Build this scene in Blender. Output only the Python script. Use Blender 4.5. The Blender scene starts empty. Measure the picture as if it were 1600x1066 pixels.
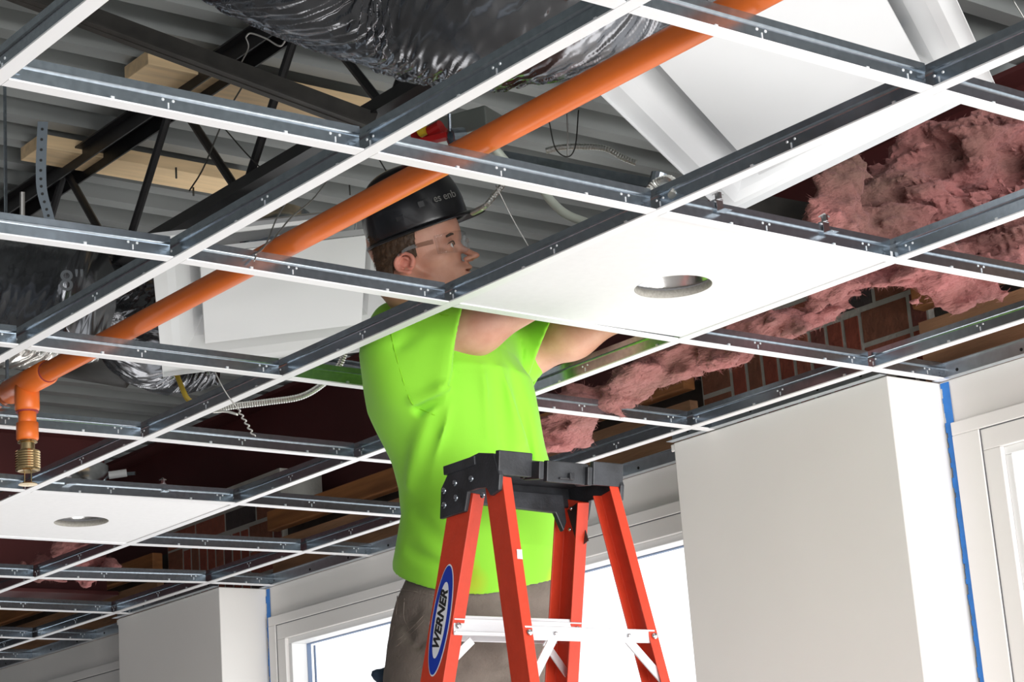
import bpy, bmesh, math, random
import numpy as np
from mathutils import Vector, Matrix
sc = bpy.context.scene
COL = sc.collection
random.seed(7)
# ------------------------------------------------------------------ camera
CAM_R = np.array([[0.6167, 0.7839, -0.0717], [-0.2501, 0.1087, -0.9621], [-0.7464, 0.6113, 0.2630]])
_u, _s, _v = np.linalg.svd(CAM_R); CAM_R = _u @ _v
CAM_C = np.array([1.8551, -1.1479, 1.6113])
CAM_F = 3261.3            # focal length in pixels of the 1600 px frame
cam = bpy.data.cameras.new('camera'); camo = bpy.data.objects.new('camera', cam); COL.objects.link(camo)
cam.sensor_width = 36; cam.lens = CAM_F * 36 / 1600; cam.clip_start = 0.05; cam.clip_end = 200
M = Matrix.Identity(4)
for i in range(3):
    M[i][0] = CAM_R[0][i]; M[i][1] = -CAM_R[1][i]; M[i][2] = -CAM_R[2][i]; M[i][3] = CAM_C[i]
camo.matrix_world = M
sc.camera = camo
def ray(u, v): return CAM_R.T @ np.array([(u - 800) / CAM_F, (v - 533) / CAM_F, 1.0])
def on(u, v, ax, val):
    d = ray(u, v); return CAM_C + (val - CAM_C[ax]) / d[ax] * d
def dep(u, v, t): return CAM_C + ray(u, v) * t
def pj(X):
    c = CAM_R @ (np.array(X, float) - CAM_C); return np.array([800 + CAM_F * c[0] / c[2], 533 + CAM_F * c[1] / c[2], c[2]])
# ------------------------------------------------------------------ world, lights, exposure
sc.view_settings.view_transform = 'Standard'
sc.view_settings.look = 'None'
sc.view_settings.gamma = 1.0
sc.view_settings.use_curve_mapping = False
sc.view_settings.exposure = 0.0
w = bpy.data.worlds.new('overcast_sky'); sc.world = w; w.use_nodes = True
w.node_tree.nodes['Background'].inputs[0].default_value = (0.97, 0.985, 1.0, 1)
w.node_tree.nodes['Background'].inputs[1].default_value = 1.7
def area(name, loc, target, sx, sy, power, col=(1, 1, 1)):
    l = bpy.data.lights.new(name, 'AREA'); l.shape = 'RECTANGLE'; l.size = sx; l.size_y = sy; l.energy = power; l.color = col
    o = bpy.data.objects.new(name, l); COL.objects.link(o)
    o.location = loc; o.rotation_euler = (Vector(target) - Vector(loc)).to_track_quat('-Z', 'Y').to_euler(); return o
# daylight coming in through the openings of the opposite side of the room, plus an added upward fill light standing in for floor bounce
area('daylight_opening', (5.4, 0.2, 1.5), (-1.8, 1.3, 2.2), 4.4, 2.4, 370, (1.0, 0.99, 0.97))
area('floor_bounce_fill', (-1.4, 2.0, 0.25), (-1.3, 1.5, 2.75), 5.0, 1.0, 78, (1.0, 0.98, 0.95))
H = 2.75
# ------------------------------------------------------------------ helpers
def nrm(v): v = np.array(v, float); return v / (np.linalg.norm(v) + 1e-12)
class MB:
    def __init__(s): s.v = []; s.f = []; s.smooth = False
    def add(s, vs, fs):
        n = len(s.v); s.v += [tuple(float(c) for c in p) for p in vs]; s.f += [tuple(i + n for i in q) for q in fs]; return s
    def box(s, c, d, R=None):
        c = np.array(c, float); h = np.array(d, float) / 2
        R = np.eye(3) if R is None else np.array(R)
        vs = [c + R @ (h * np.array(k)) for k in ((-1,-1,-1),(1,-1,-1),(1,1,-1),(-1,1,-1),(-1,-1,1),(1,-1,1),(1,1,1),(-1,1,1))]
        return s.add(vs, [(0,3,2,1),(4,5,6,7),(0,1,5,4),(1,2,6,5),(2,3,7,6),(3,0,4,7)])
    def bar(s, a, b, w, h, up=(0, 0, 1)):
        a = np.array(a, float); b = np.array(b, float); d = nrm(b - a); x = nrm(np.cross(up, d)); z = np.cross(d, x)
        return s.box((a + b) / 2, (np.linalg.norm(b - a), w, h), np.array([d, x, z]).T)
    def prism(s, poly, o, ex, ey, ez, t):      # polygon in (ex,ey) at o, extruded t along ez
        o, ex, ey, ez = (np.array(q, float) for q in (o, ex, ey, ez)); n = len(poly)
        vs = [o + ex * x + ey * y for x, y in poly]; vs += [p + ez * t for p in vs]
        fs = [tuple(range(n))[::-1], tuple(range(n, 2 * n))] + [(i, (i + 1) % n, (i + 1) % n + n, i + n) for i in range(n)]
        return s.add(vs, fs)
    def tube(s, pts, r, n=10, caps=True):
        pts = [np.array(p, float) for p in pts]; m = len(pts)
        rr = [r] * m if np.isscalar(r) else list(r)
        t0 = nrm(pts[1] - pts[0]); a = np.array([0, 0, 1.]) if abs(t0[2]) < .9 else np.array([1., 0, 0]); x = nrm(np.cross(a, t0))
        vs = []
        for i in range(m):
            t = nrm(pts[min(i + 1, m - 1)] - pts[max(i - 1, 0)]); x = nrm(x - t * (x @ t)); y = np.cross(t, x)
            vs += [pts[i] + rr[i] * (math.cos(2 * math.pi * k / n) * x + math.sin(2 * math.pi * k / n) * y) for k in range(n)]
        fs = [(i * n + k, i * n + (k + 1) % n, (i + 1) * n + (k + 1) % n, (i + 1) * n + k) for i in range(m - 1) for k in range(n)]
        if caps: fs += [tuple(range(n))[::-1], tuple((m - 1) * n + k for k in range(n))]
        return s.add(vs, fs)
    def lathe(s, prof, o, ax=(0, 0, 1), n=32, closed=False):
        o = np.array(o, float); z = nrm(ax); a = np.array([1., 0, 0]) if abs(z[0]) < .9 else np.array([0, 1., 0]); x = nrm(np.cross(a, z)); y = np.cross(z, x)
        vs = [o + z * h + r * (math.cos(2 * math.pi * k / n) * x + math.sin(2 * math.pi * k / n) * y) for r, h in prof for k in range(n)]
        m = len(prof)
        fs = [(i * n + k, i * n + (k + 1) % n, (i + 1) * n + (k + 1) % n, (i + 1) * n + k) for i in range(m - 1) for k in range(n)]
        if closed: fs += [((m - 1) * n + k, (m - 1) * n + (k + 1) % n, (k + 1) % n, k) for k in range(n)]
        return s.add(vs, fs)
    def ball(s, c, r, n=12):
        c = np.array(c, float); r = np.array([r] * 3 if np.isscalar(r) else r, float)
        vs = [c + r * np.array([math.sin(math.pi * i / n) * math.cos(2 * math.pi * k / n), math.sin(math.pi * i / n) * math.sin(2 * math.pi * k / n), math.cos(math.pi * i / n)]) for i in range(n + 1) for k in range(n)]
        fs = [(i * n + k, (i + 1) * n + k, (i + 1) * n + (k + 1) % n, i * n + (k + 1) % n) for i in range(n) for k in range(n)]
        return s.add(vs, fs)
    def grid(s, P):                             # P: (m,n,3) array
        m, n = P.shape[:2]
        return s.add(P.reshape(-1, 3), [(i * n + j, i * n + j + 1, (i + 1) * n + j + 1, (i + 1) * n + j) for i in range(m - 1) for j in range(n - 1)])
def obj(name, mb, mat, parent=None, smooth=False, bevel=0, sub=0, solid=0):
    me = bpy.data.meshes.new(name); me.from_pydata(mb.v, [], mb.f); me.validate(); me.update()
    if mat is not None: me.materials.append(mat)
    o = bpy.data.objects.new(name, me); COL.objects.link(o)
    if smooth: me.polygons.foreach_set('use_smooth', [True] * len(me.polygons))
    if parent is not None:
        o.parent = parent
        o.matrix_parent_inverse = PARW(parent).inverted()
    if solid: m = o.modifiers.new('solid', 'SOLIDIFY'); m.thickness = solid; m.offset = 0
    if bevel: m = o.modifiers.new('bevel', 'BEVEL'); m.width = bevel; m.segments = 2; m.limit_method = 'ANGLE'
    if sub: m = o.modifiers.new('sub', 'SUBSURF'); m.levels = sub; m.render_levels = sub
    return o
def PARW(p):
    m = p.matrix_basis.copy()
    if p.parent: m = PARW(p.parent) @ p.matrix_parent_inverse @ m
    return m
def fix_normals(o):
    bm = bmesh.new(); bm.from_mesh(o.data); bmesh.ops.recalc_face_normals(bm, faces=bm.faces); bm.to_mesh(o.data); bm.free()
def tag(o, label, cat, group=None):
    o['label'] = label; o['category'] = cat
    if group: o['group'] = group
    return o
def thing(name, label, cat, loc, group=None):
    o = bpy.data.objects.new(name, None); COL.objects.link(o); o.location = Vector([float(c) for c in loc]); o.empty_display_size = .05
    return tag(o, label, cat, group)
def struct(o, label=None):
    o['kind'] = 'structure'
    if label: o['label'] = label
    return o
def curve_pts(ctrl, n=12):                      # Catmull-Rom through the control points
    c = [np.array(p, float) for p in ctrl]; c = [2 * c[0] - c[1]] + c + [2 * c[-1] - c[-2]]; out = []
    for i in range(1, len(c) - 2):
        for k in range(n):
            t = k / n; a, b, d, e = c[i - 1], c[i], c[i + 1], c[i + 2]
            out.append(.5 * ((2 * b) + (-a + d) * t + (2 * a - 5 * b + 4 * d - e) * t * t + (-a + 3 * b - 3 * d + e) * t ** 3))
    out.append(c[-2]); return out
def rx(a): c, s = math.cos(a), math.sin(a); return np.array([[1, 0, 0], [0, c, -s], [0, s, c]])
def ry(a): c, s = math.cos(a), math.sin(a); return np.array([[c, 0, s], [0, 1, 0], [-s, 0, c]])
def rz(a): c, s = math.cos(a), math.sin(a); return np.array([[c, -s, 0], [s, c, 0], [0, 0, 1]])
def fnoise(P, freq, seed, n=14, aniso=(1, 1, 1)):   # smooth random field, roughly in -1..1
    r = np.random.RandomState(seed); out = np.zeros(P.shape[:-1])
    for i in range(n):
        k = r.normal(size=3) * np.array(aniso) * freq; out = out + np.sin(P @ k + r.uniform(0, 6.28))
    return out / math.sqrt(n) * .9
import openvdb as vdb
def vdb_mesh(d, lo, h):
    g_ = vdb.FloatGrid(9.0); g_.copyFromArray(np.ascontiguousarray(d, dtype=np.float32)); P, T, Q = g_.convertToPolygons(isovalue=0.0, adaptivity=0.0)
    gr = np.stack(np.gradient(d.astype(np.float32)), -1); ix = np.clip(np.round(P).astype(int), 0, np.array(d.shape) - 1); N = gr[ix[:, 0], ix[:, 1], ix[:, 2]]; N = N / (np.linalg.norm(N, axis=1)[:, None] + 1e-9)
    return P * h + np.array(lo), [tuple(int(i) for i in q) for q in Q.tolist()] + [tuple(int(i) for i in q) for q in T.tolist()], N
# ------------------------------------------------------------------ materials
def mat(name, col, rough=.5, metal=0, noise=0, nscale=8, bump=0, bscale=40, spec=None, alpha=None, coat=0, aniso_scale=None, col2=None, detail=4):
    m = bpy.data.materials.new(name); m.use_nodes = True; nt = m.node_tree; b = nt.nodes['Principled BSDF']
    b.inputs['Base Color'].default_value = (*col, 1); b.inputs['Roughness'].default_value = rough; b.inputs['Metallic'].default_value = metal
    if spec is not None: b.inputs['Specular IOR Level'].default_value = spec
    if coat: b.inputs['Coat Weight'].default_value = coat; b.inputs['Coat Roughness'].default_value = .08
    if noise or bump:
        tc = nt.nodes.new('ShaderNodeTexCoord'); mp = nt.nodes.new('ShaderNodeMapping'); nt.links.new(tc.outputs['Object'], mp.inputs[0])
        if aniso_scale: mp.inputs['Scale'].default_value = aniso_scale
    if noise:
        n = nt.nodes.new('ShaderNodeTexNoise'); n.inputs['Scale'].default_value = nscale; n.inputs['Detail'].default_value = detail
        nt.links.new(mp.outputs[0], n.inputs[0])
        r = nt.nodes.new('ShaderNodeValToRGB'); nt.links.new(n.outputs[0], r.inputs[0]); nt.links.new(r.outputs[0], b.inputs['Base Color'])
        c2 = col2 if col2 else tuple(c * (1 - noise) for c in col)
        r.color_ramp.elements[0].position = .3; r.color_ramp.elements[1].position = .7
        r.color_ramp.elements[0].color = (*c2, 1); r.color_ramp.elements[1].color = (*col, 1)
    if bump:
        n2 = nt.nodes.new('ShaderNodeTexNoise'); n2.inputs['Scale'].default_value = bscale; n2.inputs['Detail'].default_value = 6
        nt.links.new(mp.outputs[0], n2.inputs[0]); bp = nt.nodes.new('ShaderNodeBump'); bp.inputs['Strength'].default_value = bump; bp.inputs['Distance'].default_value = .01
        nt.links.new(n2.outputs[0], bp.inputs['Height']); nt.links.new(bp.outputs[0], b.inputs['Normal'])
    return m
MT = dict(
    white=mat('white_paint', (.80, .80, .815), .45),
    tile=mat('tile_white', (.80, .80, .81), .9, noise=.03, nscale=60),
    galv=mat('galvanised_steel', (.43, .49, .55), .23, .95, noise=.22, nscale=90),
    galvl=mat('galvanised_track', (.62, .66, .70), .38, .85, noise=.15, nscale=40),
    wallp=mat('wall_paint', (.78, .76, .735), .75, noise=.03, nscale=3),
    trimp=mat('trim_paint', (.78, .76, .74), .5),
    frame=mat('window_frame_white', (.80, .80, .80), .4),
    cutedge=mat('raw_tile_edge', (.40, .38, .34), .9, noise=.3, nscale=200), tabm=mat('bright_tabs', (.80, .82, .84), .35, .3), joint=mat('dark_joint', (.12, .12, .13), .8), fixw=mat('fixture_white', (.68, .69, .70), .35),
    gasket=mat('window_gasket', (.16, .22, .34), .6),
    tape=mat('blue_painters_tape', (.03, .22, .68), .6, noise=.2, nscale=30),
    deck=mat('steel_deck', (.34, .36, .355), .45, .25, noise=.35, nscale=5, aniso_scale=(1, .3, 1)),
    joist=mat('black_joist_paint', (.018, .018, .020), .42, noise=.4, nscale=30),
    bridging=mat('dark_bridging_steel', (.05, .045, .04), .5, noise=.5, nscale=20),
    girder=mat('dark_red_primer', (.12, .026, .026), .6, noise=.35, nscale=3),
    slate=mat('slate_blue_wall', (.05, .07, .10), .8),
    navy=mat('dark_reflection_panel', (.015, .022, .035), .8),
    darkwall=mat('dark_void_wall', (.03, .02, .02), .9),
    lumber=mat('pine_lumber', (.92, .68, .40), .7, noise=.2, nscale=14, aniso_scale=(4, .35, 4)),
    ply=mat('weathered_plywood', (.48, .26, .14), .75, noise=.4, nscale=9, aniso_scale=(.5, 2, 3), bump=.3),
    ply2=mat('amber_board', (.40, .16, .05), .65, noise=.45, nscale=9, aniso_scale=(.4, 2, 5)),
    pipe=mat('orange_cpvc', (.80, .17, .025), .38, noise=.10, nscale=9),
    pipemark=mat('purple_primer', (.30, .04, .05), .6),
    ink=mat('black_ink', (.015, .015, .015), .6),
    black=mat('black_plastic', (.022, .023, .026), .35, noise=.3, nscale=30),
    capm=mat('ladder_cap_plastic', (.045, .048, .056), .45, noise=.7, nscale=18, bump=.1, bscale=200),
    steel=mat('bright_steel', (.75, .75, .76), .18, 1.0),
    brass=mat('brass', (.62, .46, .24), .25, 1.0),
    wire=mat('wire_steel', (.45, .44, .42), .35, .8),
    wired=mat('wire_dark', (.06, .06, .055), .5, .5),
    armor=mat('armored_cable', (.66, .66, .62), .3, .9),
    alu=mat('ladder_aluminium', (.82, .83, .85), .35, .6),
    hose=mat('pale_grey_conduit', (.55, .60, .52), .35),
    rail=mat('orange_fibreglass', (.66, .055, .022), .42, noise=.10, nscale=40, bump=.08, bscale=120),
    blue=mat('label_blue', (.01, .045, .42), .4), labw=mat('label_white', (.85, .86, .9), .4),
    red=mat('red_plastic', (.55, .02, .02), .4), yellow=mat('yellow_plastic', (.75, .52, .03), .5),
    pink=None, brick=None, mortar=mat('mortar', (.46, .45, .41), .95, bump=.5, bscale=80),
    concrete=mat('concrete_floor', (.52, .50, .47), .6, noise=.15, nscale=2),
    mylar=mat('black_mylar_sleeve', (.17, .175, .19), .2, .85, noise=.5, nscale=8),
    silver=mat('silver_foil', (.55, .54, .52), .25, .9, noise=.3, nscale=10),
    boxm=mat('junction_box_steel', (.42, .46, .43), .4, .8),
)
MT['mylar'].node_tree.nodes['Principled BSDF'].inputs['Specular IOR Level'].default_value = 1.0
def glass_mat(name, tint=(1, 1, 1), refl=.08):
    m = bpy.data.materials.new(name); m.use_nodes = True; nt = m.node_tree; nt.nodes.clear()
    o = nt.nodes.new('ShaderNodeOutputMaterial'); mx = nt.nodes.new('ShaderNodeMixShader'); t = nt.nodes.new('ShaderNodeBsdfTransparent'); g = nt.nodes.new('ShaderNodeBsdfGlossy')
    t.inputs[0].default_value = (*tint, 1); g.inputs[1].default_value = .03; lw = nt.nodes.new('ShaderNodeLayerWeight'); lw.inputs[0].default_value = .5; f = nt.nodes.new('ShaderNodeMath'); f.operation = 'MULTIPLY_ADD'; pw = nt.nodes.new('ShaderNodeMath'); pw.operation = 'POWER'; pw.inputs[1].default_value = 3.5
    nt.links.new(lw.outputs['Facing'], pw.inputs[0]); nt.links.new(pw.outputs[0], f.inputs[0]); f.inputs[1].default_value = .6; f.inputs[2].default_value = .04
    nt.links.new(f.outputs[0], mx.inputs[0]); nt.links.new(t.outputs[0], mx.inputs[1]); nt.links.new(g.outputs[0], mx.inputs[2]); nt.links.new(mx.outputs[0], o.inputs[0]); return m
MT['glass'] = glass_mat('window_glass'); MT['lens'] = glass_mat('lens_plastic', (.96, .96, .96)); MT['lens2'] = glass_mat('clear_temple', (.80, .78, .76)); MT['clear'] = mat('clear_plastic', (.72, .70, .68), .15); MT['clear'].node_tree.nodes['Principled BSDF'].inputs['Transmission Weight'].default_value = .6
def pink_mat():
    m = mat('pink_fibreglass', (.44, .165, .16), 1.0, noise=.5, nscale=5, bump=.6, bscale=38, col2=(.19, .105, .085), detail=9, aniso_scale=(.5, 1, 1.5))
    b = m.node_tree.nodes['Principled BSDF']; b.inputs['Sheen Weight'].default_value = .4; b.inputs['Sheen Tint'].default_value = (.8, .4, .4, 1)
    for n in m.node_tree.nodes:
        if n.type == 'BUMP': n.inputs['Distance'].default_value = .05
    return m
MT['pink'] = pink_mat()
def brick_mat():
    m = mat('clay_brick', (.26, .065, .04), .9, noise=.5, nscale=30, bump=.6, bscale=70); nt = m.node_tree
    g = nt.nodes.new('ShaderNodeNewGeometry'); r = nt.nodes.new('ShaderNodeValToRGB'); nt.links.new(g.outputs['Random Per Island'], r.inputs[0])
    r.color_ramp.interpolation = 'CONSTANT'; e = r.color_ramp.elements
    e[0].color = (.30, .07, .04, 1); e[1].position = .3; e[1].color = (.20, .06, .045, 1)
    for p, c in ((.5, (.33, .10, .06, 1)), (.72, (.07, .055, .055, 1)), (.88, (.24, .09, .05, 1))):
        k = e.new(p); k.color = c
    old = [n for n in nt.nodes if n.type == 'VALTORGB' and n != r][0]
    mx = nt.nodes.new('ShaderNodeMix'); mx.data_type = 'RGBA'; mx.blend_type = 'MULTIPLY'; mx.inputs['Factor'].default_value = .45
    nt.links.new(r.outputs[0], mx.inputs[6]); old.color_ramp.elements[0].color = (.35, .35, .35, 1); old.color_ramp.elements[1].color = (1, 1, 1, 1)
    nt.links.new(old.outputs[0], mx.inputs[7]); nt.links.new(mx.outputs[2], nt.nodes['Principled BSDF'].inputs['Base Color']); return m
MT['brick'] = brick_mat()
# ------------------------------------------------------------------ the setting
YW, YC = 2.70, 2.515                       # window wall face, boxed column face
XR, XL = 3.2, -8.6
floor = MB(); floor.box(((XR + XL) / 2, -2.6, -.05), (XR - XL + 4, 10.9, .1)); struct(obj('floor', floor, MT['concrete']), 'grey concrete floor slab')
COLS = [(-1.990, -1.253), (-5.015, -4.290)]
WINS = [(-1.253, 1.05), (-4.290, -1.990), (-7.30, -5.015)]
SILL, HEADZ = .75, 2.645
wl = MB()
wl.box(((XR + XL) / 2, YW + .05, SILL / 2), (XR - XL, .10, SILL))
for x0, x1 in WINS: wl.box(((x0 + x1) / 2, YW + .03, (HEADZ + H) / 2), (x1 - x0, .06, H - HEADZ))
for x0, x1 in COLS + [(1.05, XR), (XL, -7.30)]: wl.box(((x0 + x1) / 2, YW + .06, (SILL + H) / 2), (x1 - x0, .08, H - SILL))
struct(obj('wall_right', wl, MT['wallp'], bevel=.001), 'off-white window wall with plain panels above the windows')
for i, (x0, x1) in enumerate(COLS):
    c = MB(); c.box(((x0 + x1) / 2, (YC + YW) / 2 + .01, H / 2), (x1 - x0, YW - YC + .02, H - .001)); c.box((x0 + .002 if i == 0 else x0 + .002, YC + .004, H - .012), (.03, .006, .02))
    o = struct(obj('column', c, MT['wallp'], bevel=.003), ['wide off-white boxed column beside the right-hand window', 'off-white boxed column at lower left behind the ceiling grid'][i])
def ring(m, x0, x1, z0, z1, y0, y1, tv, th=None):     # rectangular frame of four pieces that do not overlap
    th = tv if th is None else th
    m.box(((x0 + x1) / 2, (y0 + y1) / 2, z1 - th / 2), (x1 - x0, y1 - y0, th)); m.box(((x0 + x1) / 2, (y0 + y1) / 2, z0 + th / 2), (x1 - x0, y1 - y0, th))
    for xx in (x0 + tv / 2, x1 - tv / 2): m.box((xx, (y0 + y1) / 2, (z0 + z1) / 2), (tv, y1 - y0, z1 - z0 - 2 * th))
def window(n, x0, x1):
    root = MB()       # painted casing, proud of the wall
    ci = .070 if x0 < -3 else .105
    ring(root, x0 + .026, x1 - .026, SILL, HEADZ, YW - .012, YW + .075, ci - .026, .032)
    for s, xa in ((1, x0), (-1, x1)): root.box((xa + s * .013, YW + .05, (HEADZ + SILL) / 2), (.0259, .08, HEADZ - SILL))
    r = struct(obj('window_%d' % n, root, MT['trimp'], bevel=.002), ['right-hand window at the right edge of the view', 'middle window behind the man and the ladder', 'left window at the bottom left corner'][n - 1])
    f = MB(); zt = HEADZ - .032
    a, b = x0 + ci, x1 - ci
    ring(f, a, b, SILL + .032, zt, YW - .007, YW + .090, .052); obj('frame', f, MT['trimp'], r, bevel=.002)
    jn = MB(); ring(jn, a - .0005, b + .0005, SILL + .0315, zt + .0005, YW - .0085, YW - .0075, .0035); obj('shadow_joint', jn, MT['joint'], r)  # dark strip painted in for the shade of the casing gap
    s = MB(); t = .020; a2, b2, z2 = a + .052, b - .052, zt - .052
    ring(s, a2, b2, SILL + .084, z2, YW + .006, YW + .080, .020, .020); obj('sash', s, MT['frame'], r, bevel=.002)
    g = MB(); a3, b3, z3, z0 = a2 + .020, b2 - .020, z2 - .020, SILL + .104
    ring(g, a3, b3, z0, z3, YW + .066, YW + .082, .003); g.box((a3 + .030, YW + .078, (z3 + z0) / 2), (.008, .004, z3 - z0 - .02)); obj('gasket', g, MT['gasket'], r)
    p = MB(); p.add([(a3, YW + .084, z0), (b3, YW + .084, z0), (b3, YW + .084, z3), (a3, YW + .084, z3)], [(0, 1, 2, 3)]); obj('pane', p, MT['glass'], r)
for n, (x0, x1) in enumerate(WINS): window(n + 1, x0, x1)
# metal track along the top of the window wall and of the columns
def track(name, x0, x1, y, label, zt=.040):
    m = MB(); m.box(((x0 + x1) / 2, y - .002, H + zt / 2 + .001), (x1 - x0, .002, zt)); m.box(((x0 + x1) / 2, y - .014, H + .001), (x1 - x0, .024, .0015)); m.box(((x0 + x1) / 2, y - .006, H + zt), (x1 - x0, .010, .002))
    o = tag(obj(name, m, MT['galvl']), label, 'track')
    x = x0 + .06
    while x < x1 - .03:
        if abs(pj((x, y, H))[0] - 800) < 850:
            s = MB(); s.lathe([(0.0001, -.002), (.0042, -.002), (.0042, 0), (.0001, 0)], (x, y - .004, H + .018), (0, -1, 0), 8); obj('screw', s, MT['ink'], o)
        x += random.choice((.14, .19, .23))
    return o
track('wall_track', WINS[0][0], XR, YW, 'pale metal wall track above the right-hand window, beside the wide column')
track('wall_track', WINS[1][0], WINS[1][1], YW, 'pale metal wall track above the middle window, behind the man')
track('wall_track', WINS[2][0], WINS[2][1], YW, 'bluish metal wall track above the left window at bottom left corner')
for i, (x0, x1) in enumerate(COLS):
    track('wall_track', x0, x1, YC, ['grey metal track along the top of the wide column', 'grey metal track along the top of the lower left column'][i], .032)
# blue tape strips in the corners beside the columns
def tape(x0, seed, label, y=YW - .001):
    r = random.Random(seed); m = MB(); zs = [H - .004 - k * .012 for k in range(70)]
    for k in range(69):
        z = zs[k]
        if False: continue
        a = r.uniform(0, .006); a2 = 0
        m.add([(x0 + .001 + a, y - .001, z), (x0 + .028, y - .001, z), (x0 + .028, y - .001, zs[k + 1] - .0002), (x0 + .001 + a, y - .001, zs[k + 1] - .0002)], [(0, 3, 2, 1)])
    o = obj('painters_tape', m, MT['tape'], solid=.0006); return tag(o, label, 'tape')
tape(-1.2515, 1, 'torn blue painters tape strip in the corner beside the wide column')
tape(-4.2885, 2, 'blue painters tape strip beside the lower left column')
# masonry and timber above the window wall
def pier(x0, x1, label):
    root = MB(); root.box(((x0 + x1) / 2, 2.959, 2.92), (x1 - x0, .18, .60)); ro = struct(obj('brick_pier', root, MT['mortar']), label)
    b = MB(); w = x1 - x0; y = 2.875; r = random.Random(3)
    def br(xa, xb, za, zb): b.box(((xa + xb) / 2, y + .03, (za + zb) / 2), (xb - xa - .014, .078, zb - za - .014))
    z0, z1 = 2.76, 3.045
    for k in range(4): br(x0, x0 + .12, 2.665 + .098 * k, 2.763 + .098 * k)
    n = 8; xs = np.linspace(x0 + .12, x1 - .225, n + 1)
    for k in range(n): br(xs[k], xs[k + 1], z0, z1); br(xs[k], xs[k + 1], z0 - .21, z0)
    for k, (za, zb) in enumerate(((2.66, 2.758), (2.758, 2.856), (2.856, 2.954), (2.954, 3.05))): br(x1 - .225, x1 - .06, za, zb)
    for k in range(4): br(x1 - .06, x1, 2.66 + k * .098, 2.758 + k * .098)
    for zz in (3.052, 3.132): 
        x = x0
        while x < x1 - .05: br(x, min(x + .22, x1), zz, zz + .08); x += .22
    obj('brick_face', b, MT['brick'], ro)
pier(-2.225, -1.395, 'red and charcoal brick pier above the wide column')
pier(-5.26, -4.43, 'dim brick pier above the lower left column')
def header(x0, x1, label, g='timber headers over the windows'):
    t = thing('timber_header', label, 'header', ((x0 + x1) / 2, 2.83, 2.70), g); x0 += .004; x1 -= .004
    a = MB(); a.box(((x0 + x1) / 2, 2.835, 2.815), (x1 - x0, .03, .27)); obj('lower_board', a, MT['ply'], t)
    c = MB(); c.box(((x0 + x1) / 2, 2.825, 3.018), (x1 - x0, .045, .072)); obj('upper_board', c, MT['ply2'], t, bevel=.004)
    d = MB(); d.box(((x0 + x1) / 2, 2.92, 2.96), (x1 - x0, .06, .2)); obj('dark_backing', d, MT['bridging'], t)
header(-4.43, -2.225, 'long orange timber header behind the man, left of the brick pier')
header(-1.395, 1.6, 'tan timber header at right, right of the brick pier')
header(-7.4, -5.26, 'shadowed timber header at far lower left behind the grid')
# roof deck: trapezoidal ribs running across the joists
dk = MB(); zt = 3.60; pitch = .152; prof = []
x = XL
while x < XR + .4: prof += [(x, zt), (x + .048, zt), (x + .062, zt + .064), (x + .132, zt + .064)]; x += pitch
P = np.array([[(px, yy, pz) for yy in (-7.0, 3.2)] for px, pz in prof]); dk.grid(P)
struct(obj('ceiling', dk, MT['deck'], solid=.002), 'ribbed grey steel roof deck')
wb = MB(); wb.box((XL - .05, -2.0, 2.0), (.1, 10.6, 4.0)); struct(obj('wall_back', wb, MT['darkwall']), 'far end wall with shadow put into its near-black colour')  # the wall colour itself is near-black, standing in for shadow
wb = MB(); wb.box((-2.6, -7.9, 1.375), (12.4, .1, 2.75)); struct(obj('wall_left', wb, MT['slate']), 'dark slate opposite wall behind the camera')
wb = MB(); wb.box((-2.6, -5.0, 3.3), (12.4, .1, .8)); struct(obj('added_dark_panel', wb, MT['navy']), 'unseen dark panel added behind the camera to darken reflections')  # unseen panel, added so the steel webs reflect something dark
# dark red girder across the far end and the spandrel steel above the windows
g = MB()
g.box((-5.45, -2.2, 3.22), (.012, 9.8, .62)); g.box((-5.45, -2.2, 2.905), (.20, 9.8, .016)); g.box((-5.45, -2.2, 3.535), (.20, 9.8, .016))
tag(obj('steel_girder', g, MT['girder'], bevel=.003), 'dark red primed steel girder crossing the void behind the man and pipe tee', 'girder')
g = MB(); g.box((-2.7, 3.13, 3.32), (11.6, .012, .54)); g.box((-2.7, 3.08, 3.055), (11.6, .10, .014)); g.box((-2.7, 3.08, 3.585), (11.6, .10, .014))
tag(obj('spandrel_beam', g, MT['girder']), 'dark red primed beam behind the pink insulation at right', 'beam')
# ------------------------------------------------------------------ ceiling grid
S = .61
XM = {(1,2): -1.199, (1,3): -1.811, (2,1): -.618, (2,2): -1.215, (2,3): -1.817, (2,4): -2.43, (2,5): -3.059, (3,1): -.621, (3,2): -1.230, (3,5): -3.036, (3,6): -3.665, (3,7): -4.278, (4,2): -1.230, (4,3): -1.842, (4,6): -3.638, (4,7): -4.229, (4,8): -4.901, (4,9): -5.541}
def node(a, b): return np.array([XM.get((a, b), -S * b), {3: 1.835}.get(a, S * a), H])
def seen(p, q, mg=60):
    for t in np.linspace(0, 1, 9):
        u, v, d = pj(p + (q - p) * t)
        if d > 0 and -mg < u < 1600 + mg and -mg < v < 1066 + mg: return True
    return False
ORD = ['first', 'second', 'third', 'fourth', 'fifth', 'sixth', 'seventh', 'eighth', 'ninth', 'tenth', 'eleventh', 'twelfth', 'thirteenth']
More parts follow.
